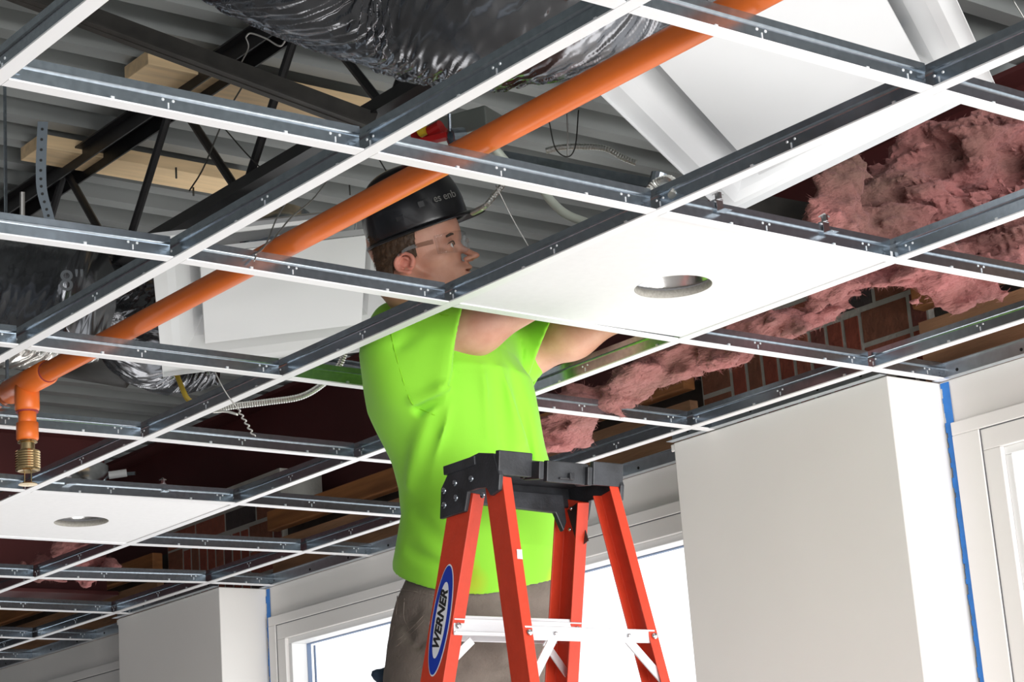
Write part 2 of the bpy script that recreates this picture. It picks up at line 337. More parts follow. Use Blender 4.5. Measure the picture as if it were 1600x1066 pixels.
def tee(name, p, q, label, cat, group, side, clear=0.0, hh=.040):
    p = np.array(p, float); q = np.array(q, float); d = nrm(q - p); L = np.linalg.norm(q - p); n = np.cross((0, 0, 1), d)
    R = np.array([d, n, (0, 0, 1)]).T; c = (p + q) / 2
    w = MB()
    w.box(c + (0, 0, .0018), (L, .0235, .0008), R); w.box(c + (0, 0, .0018 + hh / 2), (L - clear, .0016, hh), R); w.box(c + (0, 0, hh - .004), (L - clear, .0066, .012), R)
    for e in (-1, 1):
        arc = [(.0008, hh - .0150), (.0012, hh - .0132), (.0020, hh - .0117), (.0030, hh - .0106), (.0040, hh - .0098), (.0040, hh - .0085)]
        w.prism([(a_, b_) for a_, b_ in arc] + [(.0006, hh - .0085)], c - d * (L - clear) / 2, n * e, (0, 0, 1), d, L - clear)
    tb = MB()
    # stitched rivets, tabs and hanger slots pressed into the web
    k = int(L / .305 + .5); rr = random.Random(int(abs(p[0] * 97 + p[1] * 31) * 10))
    for i in range(max(k, 1)):
        s = (i + .5) * L / max(k, 1) - L / 2 + rr.uniform(-.02, .02)
        b = c + d * s
        for e in (-1, 1): tb.box(b + n * e * .0022 + (0, 0, .0072), (.0055, .0026, .0062), R)
        q9 = min(.09, L * .22)
        for e in (-1, 1):
            for o in (-.006, .006): tb.lathe([(.0026, 0), (.0018, .0012), (.0002, .0014)], b + d * (q9 + o * 1.4) + n * e * .0008 + (0, 0, .022), n * e, 8)
            tb.box(b + d * q9 + n * e * .0012 + (0, 0, .0135), (.0022, .0014, .009), R)
    for e in (-1, 1):
        for z in (.010, .017): w.box(c + d * (e * (L / 2 - .014)) + n * side * .002 + (0, 0, z), (.014, .002, .0035), R)
    nf = len(w.f); w.add(tb.v, tb.f); o = obj(name, w, MT['galv']); o.data.materials.append(MT['tabm']); o.data.polygons.foreach_set('material_index', [0] * nf + [1] * (len(o.data.polygons) - nf)); fix_normals(o); tag(o, label, cat, group)
    f = MB(); f.box(c + (0, 0, .0006), (L, .024, .0013), R); f.box(c + n * .0118 + (0, 0, .0014), (L, .0006, .0022), R); f.box(c - n * .0118 + (0, 0, .0014), (L, .0006, .0022), R)
    obj('white_face', f, MT['white'], o); return o
mains = {0: 'long runner crossing only the top left corner', 1: 'long runner passing above the hard hat, below the black duct', 2: 'long runner passing in front of the shoulder of the man', 3: 'long runner passing just behind the green shirt', 4: 'long runner nearest the windows, in front of the wide column'}
for a in range(0, 5):
    yy = node(a, 2)[1]
    tee('main_runner', (-8.2, yy, H), (1.3 if a else .4, yy, H), 'white-faced steel ' + mains[a], 'ceiling runner', 'long runners of the ceiling grid', 1, 0, .042)
rowname = lambda b: ORD[b]
for b in range(0, 13):
    for a in range(0, 4):
        p, q = node(a, b), node(a + 1, b)
        if not seen(p, q): continue
        g = 'cross tees of the ceiling grid'
        between = {0: 'farthest from the windows', 1: 'in the bay on the camera side of the man', 2: 'in the bay the man stands in', 3: 'in the bay nearest the windows'}[a]
        tee('cross_tee', p + (0, .013, 0), q - (0, .013, 0), 'cross tee, %s row from right, %s' % (rowname(b), between), 'cross tee', g, -1, .0, .040)
    p = node(4, b)
    inside = any(x0 - .005 < p[0] < x1 + .012 for x0, x1 in COLS)
    q = p.copy(); q[1] = (YC if inside else YW) - .003
    if seen(p, q, 10): tee('stub_tee', p + (0, .013, 0), q, 'short stub tee, %s row from right, ending at %s' % (rowname(b), 'the column' if inside else 'the window wall'), 'cross tee', 'stub tees at the window wall', -1)
# hold-down clips on the tees beside the holed tiles
def clip(u, v, label):
    p = on(u, v, 2, H + .022); m = MB()
    # sits astride the tee running along y at this x
    x = round(-p[0] / S); x0 = node(2, int(x))[0]; y = p[1]
    m.box((x0, y, H + .047), (.014, .016, .0015)); m.box((x0 + .0055, y, H + .036), (.0012, .016, .022)); m.box((x0 - .0055, y, H + .036), (.0012, .016, .022))
    m.box((x0 + .016, y, H + .0235), (.022, .020, .0012)); m.box((x0 + .004, y, H + .054), (.012, .005, .012)); m.tube([(x0 - .004, y - .007, H + .058), (x0 + .006, y - .002, H + .062), (x0 + .010, y + .007, H + .056)], .0016, 6)
    tag(obj('hold_down_clip', m, MT['steel']), label, 'clip', 'spring clips on the tees')
clip(1133, 330, 'bright spring clip on the tee above the near holed tile, left one')
clip(1294, 366, 'bright spring clip on the tee above the near holed tile, right one')
clip(115, 756, 'bright spring clip above the far holed tile, beside the metal can')
clip(268, 765, 'bright spring clip above the far holed tile, right one')
# tiles with a round cut-out
def holed_tile(a, b, c, r, label, hl):
    p, q = node(a, b + 1), node(a + 1, b); x0, x1, y0, y1 = p[0] + .004, node(a, b)[0] - .004, p[1] + .004, q[1] - .004
    n = 72; m = MB(); zb, zt2 = H + .0026, H + .0186
    def sq(t):
        dx, dy = math.cos(t), math.sin(t); k = min((x1 - c[0]) / dx if dx > 1e-9 else 9e9, (x0 - c[0]) / dx if dx < -1e-9 else 9e9, (y1 - c[1]) / dy if dy > 1e-9 else 9e9, (y0 - c[1]) / dy if dy < -1e-9 else 9e9); return (c[0] + dx * k, c[1] + dy * k)
    ang = sorted([2 * math.pi * k / n for k in range(n)] + [math.atan2(yy - c[1], xx - c[0]) % (2 * math.pi) for xx in (x0, x1) for yy in (y0, y1)]); n = len(ang)
    inn = [(c[0] + r * math.cos(t), c[1] + r * math.sin(t)) for t in ang]; out = [sq(t) for t in ang]
    m.add([(x, y, zb) for x, y in inn] + [(x, y, zb) for x, y in out] + [(x, y, zt2) for x, y in inn] + [(x, y, zt2) for x, y in out],
          [f for k in range(n) for f in ((k, (k + 1) % n, (k + 1) % n + n, k + n), (k + 2 * n, k + 3 * n, (k + 1) % n + 3 * n, (k + 1) % n + 2 * n), (k, k + 2 * n, (k + 1) % n + 2 * n, (k + 1) % n), (k + n, (k + 1) % n + n, (k + 1) % n + 3 * n, k + 3 * n))])
    t = tag(obj('ceiling_tile', m, MT['tile']), label, 'ceiling tile', 'white ceiling tiles with a round hole'); fix_normals(t)
    ce = MB(); ce.lathe([(r - .0004, .0002), (r - .0004, .0160), (r - .0010, .0160), (r - .0010, .0002)], (c[0], c[1], zb), n=64, closed=True); obj('cut_edge', ce, MT['cutedge'], t, smooth=True)
    # recessed light housing standing on the tile
    h = MB(); h.lathe([(r + .004, -.004), (r + .004, .135), (r - .02, .150), (.002, .150), (.002, .147), (r - .022, .147), (r + .001, .133), (r + .001, -.004)], (c[0], c[1], zt2 + .004), n=48, closed=True)
    ho = tag(obj('recessed_light_can', h, MT['steel'], smooth=True), hl, 'light housing', 'metal cans standing over the tile holes'); fix_normals(ho)
    return ho
hc = on(1052, 449, 2, H + .002)
can1 = holed_tile(2, 1, (hc[0], hc[1]), .076, 'white ceiling tile with round hole, lying right of the man above the ladder', 'brushed metal light can seen up the hole of the tile beside the man')
hc2 = on(127, 816, 2, H + .002)
can2 = holed_tile(2, 5, (hc2[0], hc2[1]), .076, 'white ceiling tile with round hole at lower left', 'metal light can standing over the hole of the lower left tile')
print('hole', hc, hc2)
bk = MB(); bk.box((hc2[0] - .10, hc2[1] + .10, H + .09), (.05, .03, .09)); bk.tube([(hc2[0] + .03, hc2[1] + .07, H + .135), (hc2[0] + .10, hc2[1] + .12, H + .13)], .005, 8)
obj('bracket', bk, MT['galv'], can2)
a0 = on(170, 743, 2, H + .11); a1 = on(198, 739, 2, H + .115)
tb = MB(); tb.tube([a0, a1], .011, 12); obj('white_sleeve', tb, MT['white'], can2)
# ------------------------------------------------------------------ things in the void above the grid
# open-web joist: top chord against the deck, bottom chord, crossing web rods
def joist(y, x0, x1, zb, label, phase=0.0):
    t = thing('bar_joist', label, 'joist', ((x0 + x1) / 2, y, zb), 'black bar joists')
    zt_ = 3.592
    for nm, z, hh in (('top_chord', zt_ - .022, -1), ('bottom_chord', zb, 1)):
        m = MB()
        for e in (-1, 1):
            m.box(((x0 + x1) / 2, y + e * .030, z + hh * .019), (x1 - x0, .0045, .04)); m.box(((x0 + x1) / 2, y + e * .030, z), (x1 - x0, .045, .0045))
        obj(nm, m, MT['joist'], t)
    x = -2.85 - 18 * .29 + phase; k = 0
    while x < x1 - .32:
        a, b = (x, zt_ - .02), (x + .29, zb + .01)
        if k % 2: a, b = (x, zb + .01), (x + .29, zt_ - .02)
        p, q = np.array((a[0], y, a[1])), np.array((b[0], y, b[1]))
        if seen(p, q, 80):
            m = MB(); m.tube([p, q], .0105, 8); obj('web_rod', m, MT['joist'], t)
        x += .29; k += 1
joist(1.235, -5.3, 2.8, 3.205, 'black open-web joist crossing above the pipe, upper left')
joist(-.25, -5.3, 2.8, 3.205, 'black open-web joist nearest the camera, at the top left corner', .12)
# diagonal bridging bar and its end at the joist chord
m = MB(); p0, p1 = on(92, 8, 2, 3.42), on(585, 192, 1, 1.19); d = nrm(p1 - p0)
m.bar(p0 - d * .4, p1, .004, .045); m.bar(p0 - d * .4 + (0, 0, -.02), p1 + (0, 0, -.02), .045, .004)
tag(obj('bridging_bar', m, MT['bridging']), 'dark angle-iron bridging bar slanting down to the joist', 'steel bar')
# timber planks under the deck
def plank(a, b, z, label):
    p, q = on(*a, 2, z), on(*b, 2, z); x = (p[0] + q[0]) / 2; m = MB(); m.box((x, (p[1] + q[1]) / 2, z + .019), (.115, abs(q[1] - p[1]), .036))
    return tag(obj('plank', m, MT['lumber'], bevel=.002), label, 'plank', 'pale planks under the roof deck')
pk = plank((235, 98), (560, 205), 3.555, 'pale pine plank under the deck, behind the bridging bar')
pk2 = plank((60, 232), (372, 308), 3.555, 'pale pine plank under the deck, left of the joist rods')
# orange sprinkler main with tee fitting and drop
PY, PZ, PR = .858, 2.822, .0222
pts = [np.array((x, PY, PZ)) for x in np.linspace(1.3, -6.2, 30)]
pm = MB(); pm.tube(pts, PR, 28); pipe = tag(obj('sprinkler_pipe', pm, MT['pipe'], smooth=True), 'long orange plastic sprinkler pipe running past the hard hat', 'pipe')
tx = on(42, 600, 1, PY)[0]
f = MB(); f.tube([(tx + .105, PY, PZ), (tx + .10, PY, PZ), (tx - .085, PY, PZ), (tx - .09, PY, PZ)], [PR, PR + .0060, PR + .0060, PR], 28)
f.tube([(tx, PY, PZ), (tx, PY, PZ - .060), (tx, PY, PZ - .066)], [.0275, .0275, .0235], 24); obj('tee_fitting', f, MT['pipe'], pipe, smooth=True)
f = MB(); f.tube([(tx, PY, PZ - .055), (tx, PY, PZ - .115)], .0200, 24); obj('drop_pipe', f, MT['pipe'], pipe, smooth=True)
f = MB(); f.tube([(tx, PY, PZ - .092), (tx, PY, PZ - .128), (tx, PY, PZ - .131)], [.0245, .0245, .022], 24); obj('adapter', f, MT['pipe'], pipe, smooth=True)
for s_, r_ in ((.1045, PR + .0018), (-.0905, PR + .0018)):
    f = MB(); f.lathe([(PR - .002, 0), (r_, 0), (r_, .003), (PR - .002, .003)], (tx + s_, PY, PZ), (1, 0, 0), 24); obj('solvent_ring', f, MT['pipemark'], pipe)
f = MB(); f.lathe([(.02, 0), (.0250, 0), (.0250, .003), (.02, .003)], (tx, PY, PZ - .068), (0, 0, 1), 24); obj('solvent_ring', f, MT['pipemark'], pipe)
f = MB(); f.lathe([(PR + .008, -.006), (PR + .0105, -.006), (PR + .0105, .006), (PR + .008, .006)], (tx - .10, PY, PZ), (1, 0, 0), 28, True); f.bar((tx - .10, PY, PZ + PR + .005), (tx - .10, PY, 3.59), .006, .006, (1, 0, 0))
tag(obj('pipe_hanger', f, MT['galv']), 'steel ring hanger around the orange pipe left of its tee', 'hanger')
# sprinkler head below the drop
z0 = PZ - .130
sh_ = MB(); sh_.lathe([(.001, 0), (.020, 0), (.022, -.006), (.016, -.008), (.016, -.022), (.021, -.024)] + [(.0265 + .0014 * (k % 2), -.026 - .0028 * k) for k in range(15)] + [(.027, -.069), (.022, -.071), (.001, -.066)], (tx, PY, z0), n=28)
hd = tag(obj('brass_sprinkler', sh_, MT['brass'], smooth=False), 'brass ribbed sprinkler head hanging from the orange drop at far left', 'sprinkler'); fix_normals(hd)
sh_ = MB()
for e in (-1, 1): sh_.tube([(tx + e * .016, PY, z0 - .066), (tx + e * .017, PY, z0 - .098)], .0012, 6)
sh_.lathe([(.001, -.097), (.019, -.0985), (.021, -.101), (.001, -.102)], (tx, PY, z0), n=24); obj('deflector', sh_, MT['brass'], hd)
# plaque diffusers lifted out of the grid
def diffuser(o, ex, ey, label, S_=.60, depth=.085, SY=None):
    SY = SY or S_; hy_ = SY / S_
    o = np.array(o); ex = nrm(ex); ey = nrm(ey - ex * (np.array(ey) @ ex)); ez = np.cross(ex, ey)
    if ez[2] < 0: ez = -ez
    c = o + ex * S_ / 2 + ey * SY / 2; R = np.array([ex, ey, ez]).T
    def P(x, y, z): return c + R @ np.array((x, y, z))
    m = MB(); h = S_ / 2; prof = [(h, -.012), (h, .0), (h - .030, .0), (h - .050, .012), (h - .085, .042), (h - .115, depth), (.09, depth + .01)]
    k = 8; sqr = []
    for r, z in prof:
        ring = []
        for i in range(4):
            for j in range(k):
                t = -1 + 2 * j / k; e = [(t, -1), (1, t), (-t, 1), (-1, -t)][i]; ring.append(P(e[0] * r, e[1] * (r + (SY - S_) / 2), z))
        sqr.append(ring)
    n = 4 * k; vs = [p for rg in sqr for p in rg]
    m.add(vs, [(i * n + j, i * n + (j + 1) % n, (i + 1) * n + (j + 1) % n, (i + 1) * n + j) for i in range(len(prof) - 1) for j in range(n)])
    root = tag(obj('lay_in_fixture', m, MT['fixw'], solid=.0015), label, 'ceiling fixture', 'white lay-in fixtures lying loose above the grid')
    q = MB(); a = .192; b_ = a + (SY - S_) / 2; q.box(P(0, 0, .002), (2 * a, 2 * b_, .0012), R)
    for e in (-1, 1): q.box(P(e * a, 0, .012), (.0012, 2 * b_, .016), R); q.box(P(0, e * b_, .012), (2 * a, .0012, .016), R)
    obj('plaque', q, MT['fixw'], root)
    q = MB(); q.lathe([(.10, depth), (.10, depth + .10)], c, R[:, 2], 36); obj('collar', q, MT['galv'], root, smooth=True, solid=.001)
    for e in ((-1, -1), (1, -1), (1, 1), (-1, 1)):
        q = MB(); q.bar(P(e[0] * .16, e[1] * .16, .006), P(e[0] * .185, e[1] * .185, depth), .012, .002); obj('plaque_bracket', q, MT['galv'], root)
    return c, R
dc1, dR1 = diffuser((-1.042, 1.822, 2.978), np.array((.827, .488, .279)), np.array((.515, -.857, -.029)), 'large white lay-in ceiling fixture propped above the grid at upper right', SY=.94)
dc2, dR2 = diffuser((-2.531, 1.328, 2.950), np.array((.494, .864, .099)), np.array((.820, -.501, .278)), 'white square lay-in fixture tilted above the grid left of the hard hat')
# crumpled sleeves of the flexible ducts
def duct(ctrl, rad, name, label, amp, seed, material, n_=10, nv=120, f1=26, f2=7, ends=True, parent=None, cat='flexible duct', squash=1.0, crk=.006):
    c = curve_pts(ctrl, n_); m = len(c); c = np.array(c)
    seg = np.concatenate([[0], np.cumsum(np.linalg.norm(np.diff(c, axis=0), axis=1))]); L = seg[-1]; N = int(L / .0035) + 2
    s = np.linspace(0, L, N); c = np.array([np.interp(s, seg, c[:, i]) for i in range(3)]).T
    rr = np.interp(s / L, np.linspace(0, 1, len(rad)), rad)
    t = np.gradient(c, axis=0); t /= np.linalg.norm(t, axis=1)[:, None]; x = nrm(np.cross((0, 0, 1), t[0])) if abs(t[0][2]) < .95 else np.array((1., 0, 0)); X = []
    for i in range(N): x = nrm(x - t[i] * (x @ t[i])); X.append(x)
    X = np.array(X); Y = np.cross(t, X); a = np.linspace(0, 2 * math.pi, nv, endpoint=False)
    U = np.stack([np.repeat(s[:, None], nv, 1), np.cos(a)[None] * rr[:, None], np.sin(a)[None] * rr[:, None]], -1)
    W = U + .02 * np.stack([fnoise(U, 9, seed + 5), fnoise(U, 9, seed + 6), fnoise(U, 9, seed + 7)], -1)
    TW = np.stack([W[..., 0] + .9 * W[..., 1], W[..., 1], W[..., 2]], -1)
    d = 1 - np.abs(fnoise(TW, f1, seed, 14, (1, .22, .22))) * 1.5; d2 = 1 - np.abs(fnoise(TW, f1 * 2.1, seed + 1, 14, (1, .30, .30))) * 1.5; d3 = fnoise(U, f2, seed + 2, 10); msk = np.clip(.75 + .6 * fnoise(U, 12, seed + 4, 8), .12, 1.3)
    R_ = rr[:, None] * (1 + amp * .8 * d3) + msk * (crk * d + crk * .45 * d2)
    V = c[:, None] + R_[..., None] * (np.cos(a)[None, :, None] * X[:, None] + squash * np.sin(a)[None, :, None] * Y[:, None])
    mb = MB(); mb.add(V.reshape(-1, 3), [(i * nv + k, i * nv + (k + 1) % nv, (i + 1) * nv + (k + 1) % nv, (i + 1) * nv + k) for i in range(N - 1) for k in range(nv)])
    if ends: mb.f.append(tuple(range(nv))[::-1]); mb.f.append(tuple((N - 1) * nv + k for k in range(nv)))
    o = obj(name, mb, material, parent, smooth=True)
    if parent is None: tag(o, label, cat, 'crinkled flexible ducts')
    return o
D = 3.42
duct([dep(200, -230, 3.38), dep(430, -125, 3.40), dep(640, -60, D), dep(830, -50, 3.33), dep(985, -68, 3.34), dep(1030, -130, 3.30), dep(1035, -185, 3.30)], [.155, .16, .178, .184, .176, .145, .12], 'flexible_duct', 'big crinkled black plastic flexible duct sagging across the top of the picture', .06, 11, MT['mylar'], nv=420, f1=95, crk=.0065)
duct([dep(-190, 470, 4.75), dep(-60, 462, 4.7), dep(50, 458, 4.65), dep(140, 462, 4.6)], [.118, .122, .120, .112], 'flexible_duct', 'black flexible duct at far left with a printed size mark', .05, 21, MT['mylar'], nv=260, f1=110, crk=.004)
duct([dep(128, 440, 5.1), dep(190, 475, 5.25), dep(222, 548, 5.35), dep(270, 576, 5.4), dep(340, 578, 5.4)], [.088, .108, .104, .072, .036], 'flexible_duct', 'black sleeve of flexible duct bunched beneath the left diffuser', .08, 31, MT['mylar'], nv=240, f1=110, crk=.007)
duct([dep(-60, 540, 5.3), dep(30, 545, 5.3), dep(90, 548, 5.35), dep(150, 545, 5.4)], [.045, .05, .045, .03], 'flexible_duct', 'silver foil flexible duct low at far left above the pipe tee', .10, 41, MT['silver'], nv=140, f1=150, crk=.004)
# printed size mark on the left duct
def text(name, body, size, o, ex, ey, material, parent, ext=.0006, shear=0, bold=0):
    cu = bpy.data.curves.new(name, 'FONT'); cu.body = body; cu.size = size; cu.extrude = ext; cu.align_x = 'CENTER'; cu.align_y = 'CENTER'; cu.shear = shear; cu.offset = bold
    t = bpy.data.objects.new(name, cu); COL.objects.link(t); cu.materials.append(material)
    ex = nrm(ex); ey = nrm(np.array(ey) - ex * (np.array(ey) @ ex)); ez = np.cross(ex, ey)
    Mx = Matrix([[*r, 0] for r in np.array([ex, ey, ez]).T.tolist()] + [[0, 0, 0, 1]]); Mx.translation = Vector([float(k) for k in o]); t.matrix_world = Mx
    bpy.context.view_layer.update()
    me = bpy.data.meshes.new_from_object(t.evaluated_get(bpy.context.evaluated_depsgraph_get())); mo = bpy.data.objects.new(name, me); COL.objects.link(mo); mo.matrix_world = Mx
    bpy.data.objects.remove(t); mo.name = name
    if parent is not None:
        mo.parent = parent; mo.matrix_parent_inverse = PARW(parent).inverted()
    return mo
MT['dimprint'] = mat('dim_print', (.10, .11, .12), .7)
ld = bpy.data.objects['flexible_duct.001']
text('printed_size', '8"', .062, dep(112, 440, 4.38), CAM_R[0], -CAM_R[1], MT['dimprint'], ld, .001)
# hanger wires
def wire(name, pts, r, material, label, cat='wire', smooth=True, n=6, group=None):
    m = MB(); m.tube(curve_pts(pts, 8) if len(pts) > 2 else pts, r, n); return tag(obj(name, m, material, smooth=smooth), label, cat, group)
def ptsd(L): return [dep(u, v, d) for u, v, d in L]
G = 'hanger wires'
wire('hanger_wire', ptsd([(512, 282, 4.3), (488, 312, 4.1), (455, 340, 3.95), (428, 372, 3.85), (405, 392, 3.78), (397, 408, 3.74)]), .0016, MT['wire'], 'bent steel wire reaching the tee beside the orange pipe', group=G)
wire('hanger_wire', ptsd([(449, 313, 4.1), (432, 342, 3.95), (420, 372, 3.85), (411, 388, 3.78), (399, 398, 3.74)]), .0016, MT['wire'], 'shorter wire twisted to the same tee beside the pipe', group=G)
wire('hanger_wire', ptsd([(775, 290, 3.9), (800, 340, 3.9), (830, 392, 3.9)]), .0012, MT['wire'], 'straight thin wire hanging in front of the visor of the hard hat', group=G)
wire('hanger_wire', ptsd([(334, 578, 4.6), (352, 612, 4.6), (372, 640, 4.6)]), .0016, MT['wire'], 'thin wire hanging below the left diffuser', group=G)
sp = [dep(372 + 25 * t + 2.5 * math.sin(t * 34), 640 + 42 * t, 4.6) for t in np.linspace(0, 1, 60)]
mm = MB(); mm.tube(sp, .0022, 6); tag(obj('twisted_wire', mm, MT['wire'], smooth=True), 'twisted wire tail ending at the fourth cross tee row', 'wire', G)
wire('hanger_wire', ptsd([(383, 128, 4.6), (352, 182, 4.6), (318, 262, 4.7), (296, 298, 4.8)]), .0018, MT['wired'], 'dark wire hanging between the joist rods at left', group=G)
wire('hanger_wire', ptsd([(350, 200, 4.8), (385, 240, 4.7), (420, 275, 4.6)]), .0016, MT['wired'], 'thin dark wire slanting right behind the joist', group=G)
wire('hanger_wire', ptsd([(384, 58, 4.2), (392, 52, 4.2), (415, 60, 4.2), (437, 72, 4.2), (447, 62, 4.2)]), .0020, MT['wire'], 'hooked bright wire below the black duct at upper left', group=G)
wire('hanger_wire', ptsd([(384, 58, 4.2), (388, 75, 4.25), (374, 104, 4.4)]), .0016, MT['wire'], 'twisted end of the hooked wire at upper left', group=G)
wire('hanger_wire', ptsd([(858, 190, 4.2), (868, 232, 4.2), (887, 245, 4.2), (899, 228, 4.2), (904, 172, 4.2)]), .0014, MT['wired'], 'thin loop of wire hanging below the pipe near the armored cable', group=G)
wire('hanger_wire', ptsd([(886, 178, 4.1), (887, 212, 4.1), (887, 244, 4.1)]), .0016, MT['wire'], 'straight wire through the loop below the pipe', group=G)
wire('hanger_wire', ptsd([(593, 250, 4.6), (604, 268, 4.6), (612, 278, 4.6)]), .0016, MT['wired'], 'short dark wire just above the hard hat and pipe', group=G)
wire('hanger_wire', ptsd([(1583, 0, 4.2), (1600, 28, 4.2), (1625, 70, 4.2)]), .0016, MT['wire'], 'thin wire at the top right corner', group=G)
wire('deck_screw', [on(546, 288, 2, 3.602), on(546, 288, 2, 3.602) - np.array((0, 0, .032))], .0025, MT['wired'], 'dark screw tip sticking down from the deck above the pipe', 'screw', group='screw tips under the deck')
wire('deck_screw', [on(275, 262, 2, 3.556), on(275, 262, 2, 3.556) - np.array((0, 0, .030))], .0030, MT['wired'], 'dark screw tip below the left plank', 'screw', group='screw tips under the deck')
wire('deck_screw', [on(302, 293, 2, 3.556), on(302, 293, 2, 3.556) - np.array((0, 0, .024))], .0030, MT['wired'], 'screw tip beside the right end of the left plank', 'screw', group='screw tips under the deck')
# armored cables and conduits
def armored(pts, r, label, material=None):
    c = np.array(curve_pts(pts, 14)); seg = np.concatenate([[0], np.cumsum(np.linalg.norm(np.diff(c, axis=0), axis=1))]); N = int(seg[-1] / .0028); s = np.linspace(0, seg[-1], N)
    c = np.array([np.interp(s, seg, c[:, i]) for i in range(3)]).T; m = MB(); m.tube(list(c), [r * (1 + .14 * (i % 2)) for i in range(N)], 10)
    return tag(obj('armored_cable', m, material or MT['armor']), label, 'cable', 'armored electrical cables')
armored(ptsd([(853, 236, 4.3), (872, 231, 4.3), (905, 229, 4.3), (945, 232, 4.3), (972, 246, 4.3), (994, 255, 4.3)]), .0060, 'ribbed armored cable curving below the orange pipe, right of centre')
armored(ptsd([(786, 288, 4.2), (772, 306, 4.2), (758, 322, 4.2), (738, 333, 4.25)]), .0055, 'short armored cable just above the visor of the hard hat')
armored(ptsd([(539, 552, 4.85), (528, 575, 4.85), (505, 600, 4.85), (470, 620, 4.85), (420, 628, 4.85), (370, 634, 4.85), (332, 640, 4.85)]), .0070, 'armored cable looping left of the green shirt')
wire('conduit', ptsd([(332, 644, 4.8), (352, 643, 4.8), (372, 648, 4.8)]), .003, MT['armor'], 'thin bare conductor below the looping armored cable', 'cable')
wire('pale_conduit', ptsd([(773, 232, 4.0), (800, 262, 4.0), (838, 286, 3.98), (862, 315, 3.95), (885, 335, 3.92), (922, 350, 3.9)]), .0085, MT['hose'], 'pale grey flexible conduit running from the box down to the hands', 'conduit', n=12)
wire('conduit_run', ptsd([(500, 563, 5.5), (560, 572, 5.45), (640, 590, 5.4)]), .011, MT['galv'], 'dim steel conduit seen between tees left of the green shirt', 'conduit', n=12)
yl = wire('yellow_cable', ptsd([(272, 575, 5.3), (284, 605, 5.2), (292, 622, 5.1), (302, 630, 5.0)]), .0065, MT['yellow'], 'yellow jacketed cable end below the bunched black duct', 'cable', n=10)
# hub at the can below: coiled cable by the near tile
armored(ptsd([(1012, 300, 3.62), (1025, 286, 3.62), (1045, 280, 3.60), (1056, 292, 3.58), (1050, 306, 3.56)]), .0070, 'coiled armored cable end by the junction of the near holed tile')
m = MB(); cc = dep(1026, 292, 3.68); m.lathe([(.001, 0), (.016, 0), (.016, .024), (.001, .024)], cc, (.3, .2, 1), 14); tag(obj('cable_connector', m, MT['galv']), 'small steel cable connector above the corner of the near holed tile', 'connector')
# channel lying behind the grid above the man
m = MB(); a, b = dep(790, 245, 4.6), dep(1040, 292, 4.4); m.bar(a, b, .03, .020); m.bar(a + (0, 0, -.02), b + (0, 0, -.02), .05, .004)
tag(obj('steel_channel', m, MT['galv']), 'pale steel channel seen between tees right of the hard hat', 'channel')
m = MB(); a, b = dep(1150, 318, 4.9), dep(1260, 338, 4.9); m.bar(a, b, .05, .05); tag(obj('dark_channel', m, MT['bridging']), 'dark steel stub behind the spring clip beside the pink insulation', 'channel')
# junction box with red and yellow fittings
bc = dep(692, 212, 4.45); t = thing('junction_box', 'small steel junction box with red and yellow fittings above the pipe', 'junction box', bc)
m = MB(); m.box(bc + np.array((.05, .02, .0)), (.15, .08, .05), rz(.4)); obj('box_body', m, MT['boxm'], t, bevel=.003)
m = MB(); m.box(dep(672, 213, 4.38), (.075, .03, .022), rz(.6)); m.lathe([(.001, 0), (.014, 0), (.014, .03), (.001, .03)], dep(672, 207, 4.36), (1, .3, .2), 14); obj('red_lever', m, MT['red'], t)
m = MB(); m.lathe([(.001, 0), (.012, 0), (.012, .016), (.001, .016)], dep(656, 207, 4.36), (1, .3, .2), 14); obj('yellow_ring', m, MT['yellow'], t)
m = MB(); m.box(dep(660, 222, 4.34), (.12, .018, .012), rz(.45)); obj('red_rail', m, MT['red'], t)
m = MB(); m.lathe([(.013, 0), (.019, 0), (.019, .03), (.013, .03)], dep(704, 215, 4.30), (.2, 1, .2), 18, True); m.tube([dep(702, 178, 4.3), dep(703, 205, 4.3)], .004, 8); obj('swivel_clamp', m, MT['galv'], t)
# perforated hanger strap
MT['strapm'] = mat('strap_steel', (.10, .12, .14), .5, .6)
def strap():
    c = np.array(curve_pts(ptsd([(67, 190, 4.5), (65, 230, 4.5), (64, 270, 4.5), (66, 300, 4.5), (74, 330, 4.5), (80, 352, 4.5)]), 10)); m = MB(); N = len(c); wv = nrm(CAM_R[0] + CAM_R[2] * .2) * .011
    m.grid(np.array([[p - wv, p + wv] for p in c])); o = tag(obj('perforated_strap', m, MT['strapm'], solid=.001), 'grey perforated steel strap hanging at far left', 'strap')
    h = MB()
    for k in range(3, N - 3, 4): h.lathe([(.0001, 0), (.0032, 0), (.0032, .001), (.0001, .001)], c[k] - CAM_R[2] * .0016, -CAM_R[2], 10)
    obj('punched_holes', h, MT['ink'], o)
strap()
m = MB(); m.tube(ptsd([(35, 300, 4.9), (35, 340, 4.9)]), .006, 10); tag(obj('threaded_rod', m, MT['wire']), 'short pale threaded rod left of the perforated strap', 'rod')
m = MB(); m.tube([dep(205, 560, 6.2), dep(-30, 520, 6.2)], .09, 24); tag(obj('round_duct', m, MT['bridging'], smooth=True), 'dim round duct in the shadow behind the pipe tee', 'duct')
